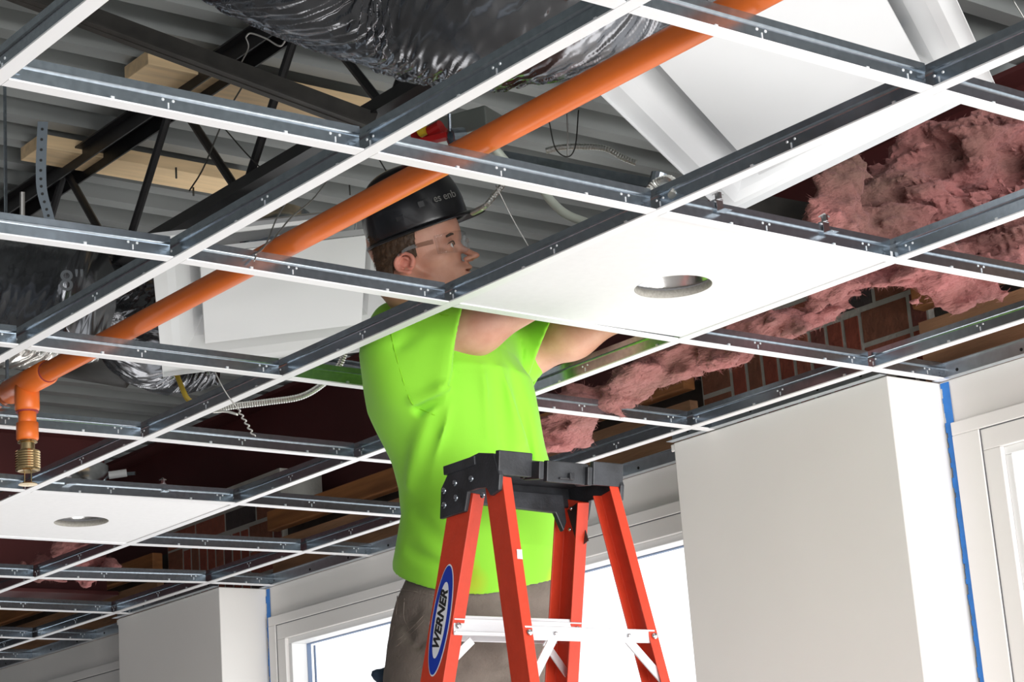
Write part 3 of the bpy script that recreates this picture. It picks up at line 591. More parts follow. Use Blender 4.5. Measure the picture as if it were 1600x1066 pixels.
# pink insulation: noisy volumes with loose fibres standing off the surface
def batt(blobs, label, seed, nf=2600):
    pts_ = np.array([dep(*b[:3]) for b in blobs]); rad = np.array([b[3] for b in blobs]); mg = .10
    lo = (pts_ - rad).min(0) - mg; hi = (pts_ + rad).max(0) + mg; h = .0065
    ax = [np.arange(lo[i], hi[i], h) for i in range(3)]; G_ = np.stack(np.meshgrid(*ax, indexing='ij'), -1)
    Wp = G_ + .030 * np.stack([fnoise(G_, 14, seed + k, 8) for k in range(3)], -1)
    d = np.full(G_.shape[:3], 9.)
    for c, r in zip(pts_, rad):
        q = (Wp - c) / r; dd = (np.sqrt((q ** 2).sum(-1)) - 1) * r.min(); k = .035; hh = np.clip(.5 + .5 * (d - dd) / k, 0, 1); d = d * (1 - hh) + dd * hh - k * hh * (1 - hh)
    d = d + .013 * np.abs(fnoise(Wp, 26, seed + 9, 12, (.35, 1, 1.6))) + .010 * fnoise(G_, 60, seed + 10, 14, (.5, 1, 1.5)) + .004 * fnoise(G_, 150, seed + 11, 14)
    P, Q, N = vdb_mesh(d, lo, h); m = MB(); m.v = [tuple(p) for p in P.tolist()]; m.f = Q
    r = np.random.RandomState(seed); idx = r.randint(0, len(P), nf); n0 = len(m.v); fv = []; ff = []
    for i in idx:
        t = nrm(N[i] * r.uniform(.1, .8) + r.normal(size=3) * (.9, .6, .4)); s_ = nrm(r.normal(size=3)); L = r.uniform(.007, .018); b = P[i] - N[i] * .002; w_ = .00045
        bend = nrm(r.normal(size=3)) * L * .35; mid = b + t * L * .5 + bend * .5; e = b + t * L + bend
        q = n0 + len(fv); fv += [b - s_ * w_, b + s_ * w_, mid + s_ * w_, mid - s_ * w_, e]; ff += [(q, q + 1, q + 2, q + 3), (q + 3, q + 2, q + 4)]
    m.v += [tuple(p) for p in fv]; m.f += ff
    o = obj('insulation_batt', m, MT['pink'], smooth=True); return tag(o, label, 'insulation', 'pink fibreglass insulation over the headers')
def A(x, y, z): return np.array((x, y, z))
batt([(1480, 262, 4.85, A(.26, .12, .09)), (1400, 300, 4.85, A(.16, .12, .08)), (1600, 235, 4.8, A(.26, .12, .11)), (1680, 270, 4.7, A(.2, .1, .1)), (1440, 345, 4.80, A(.17, .10, .055)), (1560, 330, 4.75, A(.2, .10, .06))], 'largest pink insulation batt at the right edge, above the tees', 1, 9000)
batt([(1315, 310, 4.70, A(.075, .09, .07)), (1280, 335, 4.70, A(.06, .07, .055)), (1330, 365, 4.7, A(.08, .07, .05)), (1390, 360, 4.7, A(.08, .07, .05))], 'folded end of the large pink batt, beside the dark stub', 2, 2500)
batt([(1575, 385, 4.62, A(.20, .06, .055)), (1510, 425, 4.6, A(.12, .06, .05)), (1450, 430, 4.6, A(.09, .05, .055)), (1640, 380, 4.6, A(.14, .06, .06))], 'curled pink insulation hanging below the tee at right', 3, 5000)
batt([(1350, 445, 4.70, A(.09, .05, .05)), (1300, 470, 4.72, A(.08, .05, .04)), (1420, 440, 4.66, A(.06, .05, .05))], 'dusky pink insulation tuft over the brick pier, right of the holed tile', 5, 3000)
batt([(1225, 500, 4.82, A(.10, .05, .045)), (1160, 520, 4.84, A(.09, .05, .05)), (1120, 560, 4.86, A(.06, .045, .035))], 'dusky pink insulation over the left part of the brick pier', 6, 3000)
batt([(1050, 555, 4.95, A(.10, .055, .05)), (985, 590, 5.02, A(.11, .055, .05)), (920, 620, 5.1, A(.10, .055, .05)), (865, 655, 5.2, A(.10, .055, .05)), (790, 690, 5.3, A(.10, .05, .05))], 'long pink insulation strip above the orange header, right of the shirt', 8, 5000)
batt([(105, 866, 7.0, A(.12, .05, .06)), (55, 890, 7.05, A(.08, .05, .04)), (150, 890, 6.95, A(.08, .05, .03))], 'small pink insulation piece at far lower left', 10, 1500)
# ------------------------------------------------------------------ step ladder
YM = 1.405                                  # centre line of the ladder
def xf(z): return -1.268 - .300 * (2.40 - z)      # centre of the front (step side) rails
def xr(z): return -1.172 + .180 * (2.40 - z)      # centre of the rear rails
def hy(z): return .145 + .066 * (2.40 - z)        # half width at the outside of the rails
lad = thing('step_ladder', 'orange fibreglass step ladder with black top cap in front of the man', 'ladder', (-1.3, YM, 0))
def rail(xfun, side, zt, label=None):
    z0, z1 = 0.0, zt; W_, F_, T_ = (.072, .029, .0035) if xfun is xf else (.054, .023, .003)
    m = MB(); pt = np.array((xfun(z1), YM + side * hy(z1), z1)); pb = np.array((xfun(z0), YM + side * hy(z0), z0))
    d = nrm(pt - pb); n = np.array((0, 1., 0)) * -side; n = nrm(n - d * (n @ d)); e = np.cross(d, n)
    if e[0] < 0: e = -e
    # channel section: web outside, two flanges pointing to the middle of the ladder
    sec = [(-W_/2, 0), (W_/2, 0), (W_/2, F_), (W_/2 - T_, F_), (W_/2 - T_, T_), (-W_/2 + T_, T_), (-W_/2 + T_, F_), (-W_/2, F_)]
    m.prism(sec, pb, e, n, d, np.linalg.norm(pt - pb)); o = obj('rail', m, MT['rail'], lad, bevel=.0012); fix_normals(o); return o, e, n, d
rl = {}
for nm, fn, s_ in (('fn', xf, -1), ('ff', xf, 1), ('rn', xr, -1), ('rf', xr, 1)):
    rl[nm] = rail(fn, s_, 2.395)
def rivet(p, d, r=.0062):
    m = MB(); m.lathe([(r, 0), (r * .95, .0018), (r * .6, .0032), (.0002, .0038)], p, d, 14); obj('rivet', m, MT['steel'], lad, smooth=True)
# steps (every foot) and rear horizontals
for k, z in enumerate((.305, .61, .915, 1.22, 1.525, 1.83, 2.142)):
    m = MB(); w = 2 * (hy(z) - .004); x = xf(z)
    m.box((x, YM, z + .018), (.078, w, .004)); m.box((x + .037, YM, z), (.004, w, .036)); m.box((x - .038, YM, z), (.004, w, .036)); m.box((x + .041, YM, z + .012), (.004, w, .003)); m.box((x + .041, YM, z - .012), (.004, w, .003))
    obj('step', m, MT['alu'], lad, bevel=.001)
    if z > 1.5:
        for s_ in (-1, 1): rivet((x + .037 + .004, YM + s_ * (hy(z) - .014), z), (1, 0, .2))
    zb = z - .045; x = xr(zb); m = MB(); w = 2 * (hy(zb) - .006)
    m.box((x + .024, YM, zb), (.0035, w, .026)); m.box((x + .014, YM, zb + .012), (.018, w, .0025)); obj('rear_bar', m, MT['alu'], lad, bevel=.001)
    if z > 1.5:
        for s_ in (-1, 1):
            rivet((x + .031, YM + s_ * (hy(zb) - .012), zb), (1, 0, .2)); rivet((x + .031, YM + s_ * (hy(zb) - .012), zb - .075), (1, 0, .2)); rivet((x + .028, YM + s_ * (hy(zb) - .075), zb), (1, 0, .2), .004)
for z in (2.09, 1.48, .26):
    for s_ in (-1, 1):
        m = MB(); a = np.array((xr(z) + .021, YM + s_ * (hy(z) - .075), z)); b = np.array((xr(z - .08) + .021, YM + s_ * (hy(z - .08) - .012), z - .078))
        m.bar(a, b, .018, .003, (1, 0, 0)); obj('brace', m, MT['alu'], lad)
        m = MB(); a = np.array((xf(z) + .02, YM + s_ * (hy(z) - .075), z + .03)); b = np.array((xf(z - .06) + .02, YM + s_ * (hy(z - .06) - .012), z - .03))
        m.bar(a, b, .016, .003, (1, 0, 0)); obj('brace', m, MT['alu'], lad)
for s_ in (-1, 1):
    z = 1.35; m = MB(); m.bar((xf(z), YM + s_ * (hy(z) - .035), z), ((xf(z) + xr(z)) / 2, YM + s_ * (hy(z) - .04), z - .03), .022, .003, (0, 1, 0)); m.bar(((xf(z) + xr(z)) / 2, YM + s_ * (hy(z) - .04), z - .03), (xr(z), YM + s_ * (hy(z) - .035), z), .022, .003, (0, 1, 0)); obj('spreader', m, MT['steel'], lad)
for nm, fn in (('f', xf), ('r', xr)):
    for s_ in (-1, 1):
        m = MB(); m.box((fn(.02), YM + s_ * hy(.02), .014), (.09, .045, .028)); obj('foot', m, MT['black'], lad, bevel=.004)
# brackets at the head of the far front rail
m = MB(); m.box((xf(2.345) + .012, YM + hy(2.345) - .0055, 2.345), (.034, .002, .085), ry(-.29)); obj('head_bracket', m, MT['bridging'], lad)
# moulded black top cap: two humped side plates joined by a notched tray
cap = MB(); x0, x1 = -1.305, -1.148; zt_ = 2.441
def plate(y, s_):
    poly = [(x0 - .028, 2.352), (x0 - .018, 2.410), (x0 + .006, 2.4335), (x0 + .062, 2.437), (x0 + .072, 2.452), (x1 - .050, 2.455), (x1 - .004, 2.444), (x1 + .010, 2.400), (x1 + .004, 2.372), (x1 - .022, 2.366), (x1 - .034, 2.384), (x1 - .062, 2.388), (x0 + .066, 2.388), (x0 + .058, 2.366), (x0 + .052, 2.352)]
    cap.prism([(px, pz) for px, pz in poly], (0, y, 0), (1, 0, 0), (0, 0, 1), (0, 1, 0), s_ * .010)
yn, yf = YM - .156, YM + .156
plate(yn, 1); plate(yf, -1)
# front apron panels facing the camera side, with deep notches between them
def apron(ya, yb, top, bot, dx=0.0, th=.012): cap.box((x1 + .004 + dx, (ya + yb) / 2, (top + bot) / 2), (th, yb - ya, top - bot), ry(.16))
apron(yn + .001, yn + .082, 2.448, 2.402); apron(yn + .117, yn + .220, 2.437, 2.396); apron(yf - .078, yf - .001, 2.444, 2.398)
apron(yn + .078, yn + .119, 2.440, 2.404, -.022); apron(yn + .218, yf - .076, 2.437, 2.404, -.024)
apron(yn + .082, yn + .094, 2.432, 2.398, .0, .05); apron(yn + .212, yn + .224, 2.432, 2.396, -.006, .04)
cap.box((x1 + .010, yn + .174, 2.408), (.014, .012, .014)); cap.box((x1 + .008, yn + .160, 2.4035), (.012, .03, .004))
cap.box(((x0 + x1) / 2 - .01, YM, 2.428), (x1 - x0 - .03, yf - yn - .01, .008)); cap.box((x0 + .004, YM, 2.410), (.010, yf - yn - .01, .048))
cap.box(((x0 + x1) / 2 - .03, YM - .12, 2.442), (.10, .08, .018)); cap.box(((x0 + x1) / 2 - .03, YM + .12, 2.442), (.10, .08, .018))
cap.prism([(-.13, 0), (.118, 0), (.122, -.055), (.112, -.075), (.095, -.038), (-.105, -.032), (-.13, -.02)], (x0 + .012, YM, 2.408), (0, 1, 0), (0, 0, 1), (1, 0, 0), .012)
co = obj('top_cap', cap, MT['capm'], lad, bevel=.0035); fix_normals(co)
for px, pz in ((x0 - .008, 2.404), (x0 + .028, 2.412), (x0 + .080, 2.410), (x0 - .010, 2.376), (x0 + .028, 2.383), (x1 - .045, 2.372)):
    m = MB(); m.lathe([(.0065, 0), (.006, .002), (.002, .0028), (.0002, .002)], (px, yn, pz), (0, -1, 0), 14); obj('cap_rivet', m, MT['galv'], lad, smooth=True)
for pz in (2.378, 2.338): rivet((xf(pz) + .004, YM + hy(pz) - .019, pz), (0, -1, 0), .004)
# oval maker's label on the near front rail
o_, e_, n_, d_ = rl['fn']; n_ = -n_                     # outward
zc = 2.157; pc = np.array((xf(zc), YM - hy(zc), zc))
def oval(a, b, off, material, nm):
    m = MB(); n = 56; m.add([pc + n_ * off + e_ * (b * math.cos(2 * math.pi * k / n)) + d_ * (a * math.sin(2 * math.pi * k / n)) for k in range(n)], [tuple(range(n))]); m.add([pc + n_ * (off - .0005) + e_ * (b * math.cos(2 * math.pi * k / n)) + d_ * (a * math.sin(2 * math.pi * k / n)) for k in range(n)], [tuple(range(n))[::-1]])
    o = obj(nm, m, material, lad); return o
oval(.108, .0285, .0012, MT['labw'], 'label_rim'); oval(.105, .0262, .0018, MT['blue'], 'label_oval'); oval(.0735, .0168, .0024, MT['labw'], 'label_field')
# text runs up the rail
text('label_text', 'WERNER', .0285, pc + n_ * .0028, d_, np.cross(n_, d_), MT['ink'], lad, .0003, .25, .0011)
m = MB(); m.box((xr(2.24) + .0275, YM - hy(2.24) + .016, 2.245), (.0008, .012, .02)); obj('paint_fleck', m, MT['labw'], lad)
# ------------------------------------------------------------------ the man
MT['skin'] = mat('skin', (.66, .36, .26), .48, noise=.16, nscale=22, col2=(.55, .26, .18), bump=.08, bscale=260)
MT['skin'].node_tree.nodes['Principled BSDF'].inputs['Subsurface Weight'].default_value = .12
MT['skin'].node_tree.nodes['Principled BSDF'].inputs['Subsurface Radius'].default_value = (.012, .004, .002)
MT['ear'] = mat('ear_skin', (.68, .27, .20), .5); MT['ear'].node_tree.nodes['Principled BSDF'].inputs['Subsurface Weight'].default_value = .2
MT['ear'].node_tree.nodes['Principled BSDF'].inputs['Subsurface Radius'].default_value = (.012, .004, .002)
MT['lip'] = mat('lip_skin', (.56, .20, .17), .45)
MT['hair'] = mat('brown_hair', (.085, .045, .022), .6, noise=.5, nscale=120)
MT['shirt'] = mat('hi_vis_green_shirt', (.27, .70, .030), .8, bump=.05, bscale=500)
MT['shirt'].node_tree.nodes['Principled BSDF'].inputs['Sheen Weight'].default_value = .15
MT['stain'] = mat('orange_stain', (.62, .52, .02), .8)
MT['pants'] = mat('grey_brown_canvas', (.20, .165, .14), .85, noise=.22, nscale=25, bump=.25, bscale=180)
MT['glove'] = mat('navy_glove', (.02, .045, .085), .7, noise=.4, nscale=40)
MT['boot'] = mat('tan_boot', (.22, .13, .07), .7)
MT['hat'] = mat('black_hard_hat', (.008, .008, .010), .28, coat=.15)
MT['eyew'] = mat('eye_white', (.78, .76, .72), .2); MT['iris'] = mat('eye_iris', (.05, .06, .06), .15)
def smin(a, b, k):
    h_ = np.clip(.5 + .5 * (b - a) / k, 0, 1); return b * (1 - h_) + a * h_ - k * h_ * (1 - h_)
def smax(a, b, k): return -smin(-a, -b, k)
class SDF:
    def __init__(s, lo, hi, h):
        s.lo = np.array(lo, float); s.h = h; s.ax = [np.arange(lo[i], hi[i], h) for i in range(3)]; s.d = np.full([len(a) for a in s.ax], 9., np.float32)
    def blk(s, lo, hi, pad):
        sl = tuple(slice(max(0, int((lo[i] - pad - s.lo[i]) / s.h)), max(0, int((hi[i] + pad - s.lo[i]) / s.h) + 2)) for i in range(3))
        return sl, np.stack(np.meshgrid(*[s.ax[i][sl[i]] for i in range(3)], indexing='ij'), -1)
    def put(s, sl, v, k, op):
        if v.size == 0: return
        o = s.d[sl]
        if op == '+': s.d[sl] = smin(o, v, k) if k else np.minimum(o, v)
        elif op == '-': s.d[sl] = smax(o, -v, k) if k else np.maximum(o, -v)
    def cap(s, a, b, ra, rb, k=.02, op='+'):
        a = np.array(a, float); b = np.array(b, float); R_ = max(ra, rb); sl, P = s.blk(np.minimum(a, b) - R_, np.maximum(a, b) + R_, k + .03)
        ab = b - a; t = np.clip(((P - a) @ ab) / (ab @ ab + 1e-12), 0, 1); s.put(sl, np.linalg.norm(P - a - t[..., None] * ab, axis=-1) - (ra + (rb - ra) * t), k, op)
    def ell(s, c, r, k=.02, op='+', R=None):
        c = np.array(c, float); r = np.array(r, float); sl, P = s.blk(c - r.max(), c + r.max(), k + .03); Q = P - c
        if R is not None: Q = Q @ R
        q = np.linalg.norm(Q / r, axis=-1); g = np.linalg.norm(Q / r ** 2, axis=-1) + 1e-9; s.put(sl, q * (q - 1) / g, k, op)
    def mesh(s): return vdb_mesh(s.d, s.lo, s.h)
def mesh_mb(P, F, m=None, T=None):
    m = m or MB(); n = len(m.v); Q = P if T is None else T(P); m.v += [tuple(p) for p in Q.tolist()]; m.f += [tuple(i + n for i in f) for f in F]; return m
# frames
FWD = nrm((.983, .107, 0)); LFT = np.array((-FWD[1], FWD[0], 0))
def hframe(yaw, pitch, roll=0):
    y, p = math.radians(yaw), math.radians(pitch); f = np.array((math.cos(p) * math.cos(y), math.cos(p) * math.sin(y), math.sin(p))); l = np.array((-math.sin(y), math.cos(y), 0)); return np.array([f, l, np.cross(f, l)]).T @ rx(math.radians(roll))
HS = 1.04; HY = 41.0
HR = hframe(HY, 8, 10); HO = dep(645, 412, 4.36)
def toh(P):
    P = np.array(P, float); P[..., 2] = np.interp(P[..., 2], [-.3, -.1, -.055, -.017, .02, .045, .2], [-.29, -.088, -.0435, -.0185, .0095, .036, .2]); return HO + (P * HS) @ HR.T
man = thing('person', 'man in bright green shirt, black hard hat and safety glasses reaching above the ceiling tile', 'person', (-1.62, YM, 1.24))
# key joints from the picture
SR, SL = dep(640, 562, 4.38), dep(824, 550, 4.66)
ER, EL = on(856, 452, 2, 2.845), on(968, 484, 2, 2.855)
WR, WL = on(905, 385, 2, 2.955), np.array((-1.150, 1.690, 2.945))
NB = dep(684, 505, 4.46)
print('joints', SR, SL, ER, EL, WR, WL, np.linalg.norm(ER - SR), np.linalg.norm(EL - SL), np.linalg.norm(WR - ER), np.linalg.norm(WL - EL))
# ---- head (in its own frame, then placed)
h = SDF((-.13, -.105, -.22), (.155, .105, .165), .0021)
h.ell((.004, 0, .062), (.086, .075, .088), .0)
h.ell((.036, 0, .035), (.062, .064, .075), .02)
h.ell((.045, 0, -.018), (.052, .058, .062), .02)
h.ell((.052, 0, -.052), (.044, .044, .042), .02)
for e in (-1, 1):
    h.cap((-.004, e * .062, -.022), (.010, e * .056, -.060), .012, .014, .018); h.cap((.010, e * .056, -.060), (.066, e * .020, -.094), .014, .014, .022)
    h.ell((.058, e * .046, -.006), (.022, .017, .016), .016)
    h.cap((.074, e * .047, .036), (.092, e * .014, .040), .008, .009, .014)
h.ell((.078, 0, -.094), (.018, .021, .015), .016)
h.ell((.070, 0, .066), (.034, .052, .035), .03)
for e in (-1, 1): h.ell((.101, e * .034, .020), (.020, .017, .013), .012, '-')
h.cap((.094, 0, .026), (.123, 0, -.012), .0070, .0085, .010); h.ell((.1255, 0, -.0160), (.0100, .0080, .0080), .006)
for e in (-1, 1): h.ell((.1130, e * .0110, -.0195), (.0100, .0060, .0068), .004); h.ell((.1160, e * .0062, -.0285), (.0055, .0030, .0045), .003, '-')
h.cap((.104, 0, -.032), (.101, 0, -.040), .006, .007, .010)
h.ell((.092, 0, -.050), (.018, .028, .020), .014)
h.cap((.098, -.018, -.049), (.1075, 0, -.0445), .0042, .0060, .006); h.cap((.098, .018, -.049), (.1075, 0, -.0445), .0042, .0060, .006)
h.cap((.096, -.016, -.0595), (.104, 0, -.0625), .0045, .0068, .006); h.cap((.096, .016, -.0595), (.104, 0, -.0625), .0045, .0068, .006)
h.ell((.106, 0, -.0535), (.013, .019, .0034), .003, '-')
for e in (-1, 1): h.ell((.079, e * .032, .020), (.0155, .0175, .0140), .006); h.ell((.0935, e * .033, .0195), (.008, .0110, .0042), .003, '-')
# neck to the collar
nb = (NB - HO) @ HR / HS
h.cap((-.028, 0, -.035), nb, .056, .060, .03); h.cap((.012, 0, -.075), nb + (.02, 0, 0), .040, .045, .03)
h.cap((-.01, -.058, -.045), nb + (.045, -.012, .01), .013, .012, .02)
# ears
def ear(sg):
    g_ = SDF((-.045, -.03, -.045), (.035, .03, .045), .0014); Rr = rx(0)
    th = np.linspace(.15, 1.86, 22) * math.pi
    prev = None
    for k, t in enumerate(np.linspace(-.62, 1.42, 26) * math.pi / 1.0):
        p = np.array((-.006 - .0155 * math.cos(t + .25), .004 + .004 * math.cos(t), .004 + .0265 * math.sin(t + .25))) if False else None
    ang = np.radians(np.linspace(-25, 250, 26))
    pts = [np.array((-.004 + .0165 * math.cos(a), -.0055 - .0035 * max(0, -math.cos(a)), .006 + .0235 * math.sin(a) * (1 if math.sin(a) > 0 else 1.15))) for a in ang]
    for a, b in zip(pts[:-1], pts[1:]): g_.cap(a, b, .0036, .0036, .002)
    g_.cap(pts[-1], (.004, -.003, -.026), .0042, .0065, .004); g_.ell((.004, -.002, -.027), (.0070, .0045, .0085), .004)
    pa = [np.array((-.006 + .0095 * math.cos(a), -.0045, .003 + .0155 * math.sin(a))) for a in np.radians(np.linspace(35, 265, 16))]
    for a, b in zip(pa[:-1], pa[1:]): g_.cap(a, b, .0026, .0026, .003)
    g_.ell((-.004, .0035, .002), (.0180, .0050, .0270), .003); g_.cap((.011, -.004, -.005), (.010, -.004, .003), .0038, .0030, .003)
    g_.ell((.001, -.0035, -.003), (.0075, .0065, .0090), .003, '-')
    P, F, N = g_.mesh(); Rt = rz(math.radians(-14)) @ ry(math.radians(16)); P = P * (1.05, 1.0, .84); P = P @ Rt.T * 1.05; P = P + (.002, -.0725, -.006)
    if sg > 0: P = P * (1, -1, 1); F = [f[::-1] for f in F]
    return P, F
P, F, N = h.mesh(); body = mesh_mb(P, F, None, toh)
# ---- arms, chest and hands (world frame)
ZT, ZB = 2.92, 2.10
def xs(u, v, d=4.42): p = dep(u, v, d); return p
SEC = []
for v, uL, uR, b in ((478, 612, 742, .10), (500, 592, 790, .150), (525, 575, 788, .178), (560, 569, 800, .184), (600, 574, 824, .186), (640, 583, 832, .184), (680, 599, 842, .182), (720, 616, 852, .180), (760, 628, 860, .178), (800, 633, 866, .177), (840, 625, 869, .180), (872, 619, 871, .183), (910, 620, 872, .185), (960, 626, 872, .185)):
    dd = 4.46; c = dep((uL + uR) / 2, v, dd); hw = (uR - uL) / 2 * dd / CAM_F; a = math.sqrt(max(hw ** 2 - (.705 * b) ** 2, .0045)) / .69; SEC.append((c[2], c[0], c[1], a, b))
SEC = np.array(SEC)[::-1]                    # rising z
def torso(P, off=0.0, e=2.25):
    z = P[..., 2]; cx, cy, a, b = (np.interp(z, SEC[:, 0], SEC[:, i]) for i in (1, 2, 3, 4))
    X = P[..., 0] - cx; Y = P[..., 1] - cy; x = X * FWD[0] + Y * FWD[1]; y = X * LFT[0] + Y * LFT[1]
    a = a + off; b = b + off
    q = (np.abs(x / a) ** e + np.abs(y / b) ** e) ** (1 / e); return (q - 1) * np.minimum(a, b)
bd = SDF((-1.80, 1.18, 2.30), (-.92, 1.98, 3.06), .0045)
sl, Pg = bd.blk(bd.lo, bd.lo + (.62, .80, .55), 0); tt = torso(Pg, -.055); tt = np.maximum(tt, Pg[..., 2] - 2.74); bd.put(sl, tt, 0, '+')
bd.cap(SR, SL, .045, .045, .02); bd.cap(SR + (0, .06, .01), NB - (0, 0, .03), .035, .045, .02); bd.cap(SL - (0, .06, -.01), NB - (0, 0, .03), .035, .045, .02)
for S_, E_, W_ in ((SR, ER, WR), (SL, EL, WL)):
    bd.cap(S_, S_ + (E_ - S_) * .45, .056, .053, .03); bd.cap(S_ + (E_ - S_) * .45, E_, .053, .043, .02); bd.ell(S_ + (E_ - S_) * .5 - np.array((0, 0, .010)), (.062, .048, .046), .03, R=None)
    f_ = nrm(W_ - E_); bd.cap(E_, E_ + (W_ - E_) * .3, .042, .046, .02); bd.cap(E_ + (W_ - E_) * .3, W_, .046, .028, .02)
P, F, N = bd.mesh(); mesh_mb(P, F, body)
def hand(W_, fdir, pn, side):
    # wrist, finger direction, palm normal (towards what is held); side +1/-1 picks the thumb's side
    f_ = nrm(fdir); n_ = nrm(np.array(pn) - f_ * (np.array(pn) @ f_)); s_ = np.cross(n_, f_) * side
    c = W_ + f_ * .045; g_ = SDF(c - .13, c + .14, .0022); B = np.array([f_, s_, n_]).T
    g_.cap(W_ - f_ * .035, W_, .026, .024, .01); g_.ell(W_ + f_ * .048, (.052, .040, .0165), .02, R=B); g_.ell(W_ + f_ * .028 + s_ * .022 + n_ * .008, (.030, .018, .017), .014, R=B)
    for k, (o, L, cu) in enumerate(((.029, .072, .35), (.010, .080, .42), (-.010, .075, .50), (-.028, .058, .60))):
        p = W_ + f_ * (.086 - .004 * abs(k - 1)) + s_ * o; d = nrm(f_ + s_ * o * 2.0); r = .0088 - .0006 * (k == 3)
        for j, fr in enumerate((.46, .30, .24)):
            ang = cu * (1 + .6 * j); d = nrm(d * math.cos(ang) + n_ * math.sin(ang)); q = p + d * L * fr; g_.cap(p, q, r, r - .0007, .004); p = q; r -= .0007
    p = W_ + f_ * .022 + s_ * .030 + n_ * .006; d = nrm(f_ * .55 + s_ * .65 + n_ * .45)
    for j, L in enumerate((.040, .032, .024)):
        q = p + d * L; g_.cap(p, q, .0115 - .001 * j, .0105 - .001 * j, .006); d = nrm(d + f_ * .35 - s_ * .25 + n_ * .15); p = q
    P, F, N = g_.mesh(); mesh_mb(P, F, body)
CT = np.array((hc[0], hc[1], H + .12))
hand(WR, nrm(CT + (0, -.085, .03) - WR), nrm(np.array((.2, .8, -.5))), -1)
hand(WL, nrm(CT + (-.02, .085, .03) - WL), nrm(np.array((.1, -.8, -.5))), 1)
bo = obj('body', body, MT['skin'], man, smooth=True)
for sg in (-1, 1):
    P, F = ear(sg); obj('ear', mesh_mb(P, F, None, toh), MT['ear'], bo, smooth=True)
# lips as thin tinted skins over the modelled mouth
g_ = SDF((.085, -.030, -.078), (.122, .030, -.034), .0011)
for e in (-1, 1):
    g_.cap((.0975, e * .019, -.0510), (.1080, 0, -.0462), .0030, .0056, .003); g_.cap((.0965, e * .017, -.0590), (.1045, 0, -.0618), .0035, .0064, .003)
g_.ell((.108, 0, -.0535), (.013, .019, .0030), .002, '-')
P, F, N = g_.mesh(); obj('lips', mesh_mb(P, F, None, toh), MT['lip'], bo, smooth=True)
for e in (-1, 1):
    m = MB(); m.ball((0, 0, 0), .0122, 18); P = np.array(m.v) + (.0815, e * .0325, .0195); m.v = [tuple(p) for p in toh(P).tolist()]; eo = obj('eye', m, MT['eyew'], bo, smooth=True)
    d = nrm((1, e * .05 + .10, .12)); m = MB(); c = np.array((.0815, e * .0325, .0195)); m.lathe([(.0002, .01245), (.0030, .0121), (.0056, .0111)], c, d, 18); m.v = [tuple(p) for p in toh(np.array(m.v)).tolist()]; obj('iris', m, MT['iris'], eo, smooth=True)
    m = MB(); c_ = curve_pts([(.0835, e * .0480, .0215), (.0925, e * .0410, .0262), (.0955, e * .0320, .0268), (.0945, e * .0220, .0225)], 6); m.tube(c_, .0013, 6); m.v = [tuple(p) for p in toh(np.array(m.v)).tolist()]; obj('eyelashes', m, MT['hair'], bo, smooth=True)
    m = MB(); pts = [(.086, e * .052, .036), (.095, e * .036, .0415), (.100, e * .018, .039)]; c_ = curve_pts(pts, 6); m.tube(c_, [.0014 + .0022 * math.sin(math.pi * (i + 1) / (len(c_) + 1)) for i in range(len(c_))], 8); m.v = [tuple(p) for p in toh(np.array(m.v)).tolist()]; obj('eyebrow', m, MT['hair'], bo, smooth=True)
# hair: close-cropped, below the rim of the hat
g_ = SDF((-.12, -.10, -.07), (.07, .10, .10), .0026)
g_.ell((.004, 0, .062), (.0895, .0795, .092), 0); g_.ell((-.030, 0, .000), (.056, .064, .055), .02)
G3 = np.stack(np.meshgrid(*g_.ax, indexing='ij'), -1)
cut = np.maximum(G3[..., 0] - (.024 + .25 * np.clip(G3[..., 2] - .03, 0, 1)), -(G3[..., 2] + .050 + .0 * G3[..., 0]))
cut = np.maximum(cut, (G3[..., 0] + .018) * .8 - (G3[..., 2] + .018) * .9) if False else cut
ear_gap = .030 - np.sqrt(((G3[..., 0] + .002) / 1.0) ** 2 + ((G3[..., 2] + .016) / 1.1) ** 2)
side = np.maximum(ear_gap, .045 - np.abs(G3[..., 1])); jaw = np.minimum(G3[..., 0] + .012, -(G3[..., 2] - .004))
g_.d = np.maximum(np.maximum(g_.d, cut), np.maximum(side - .0, jaw)) + (.0012 * fnoise(G3, 900, 5, 10)).astype(np.float32)
P, F, N = g_.mesh(); hm = mesh_mb(P, F, None, None); r_ = np.random.RandomState(4); hv = []; hf = []
for i in r_.randint(0, len(P), 7000):
    b = P[i]; t = nrm(N[i] * .45 + np.array((-.35, 0, -.9)) + r_.normal(size=3) * .25); s_ = nrm(np.cross(t, N[i])) * .00035; L = r_.uniform(.006, .011); q = len(P) + len(hv); hv += [b - s_, b + s_, b + t * L]; hf.append((q, q + 1, q + 2))
hm.v += [tuple(p) for p in hv]; hm.f += hf; hm.v = [tuple(p) for p in toh(np.array(hm.v)).tolist()]; obj('hair', hm, MT['hair'], bo, smooth=True)
# hard hat
GR = hframe(HY, 13, 17)
def tog(P): return HO + (np.asarray(P) * .93 + (.021, .012, .019)) @ GR.T
def hat_surface(zs, off=0.0):
    n = 72; out = []
    for z in zs:
        q = max(0, 1 - (max(z - .045, 0) / (.150 + off)) ** 2.7) ** (1 / 2.7); rng = []
        for k in range(n):
            t = 2 * math.pi * k / n; c, s_ = math.cos(t), math.sin(t); a = .1165 + off; b = .106 + off; e = 2.15
            r = (abs(c / a) ** e + abs(s_ / b) ** e) ** (-1 / e); bump = 1 + .010 * math.exp(-(math.sin(t) / .16) ** 2) * (z > .08)
            rng.append((.0135 + r * c * q * bump * (1 - .00 * z), r * s_ * q * bump, z))
        out.append(rng)
    return np.array(out)
zs = np.concatenate([np.linspace(.045, .17, 22), .045 + .150 * np.sin(np.linspace(math.asin((.17 - .045) / .150), math.pi / 2 - .005, 14))[1:]])
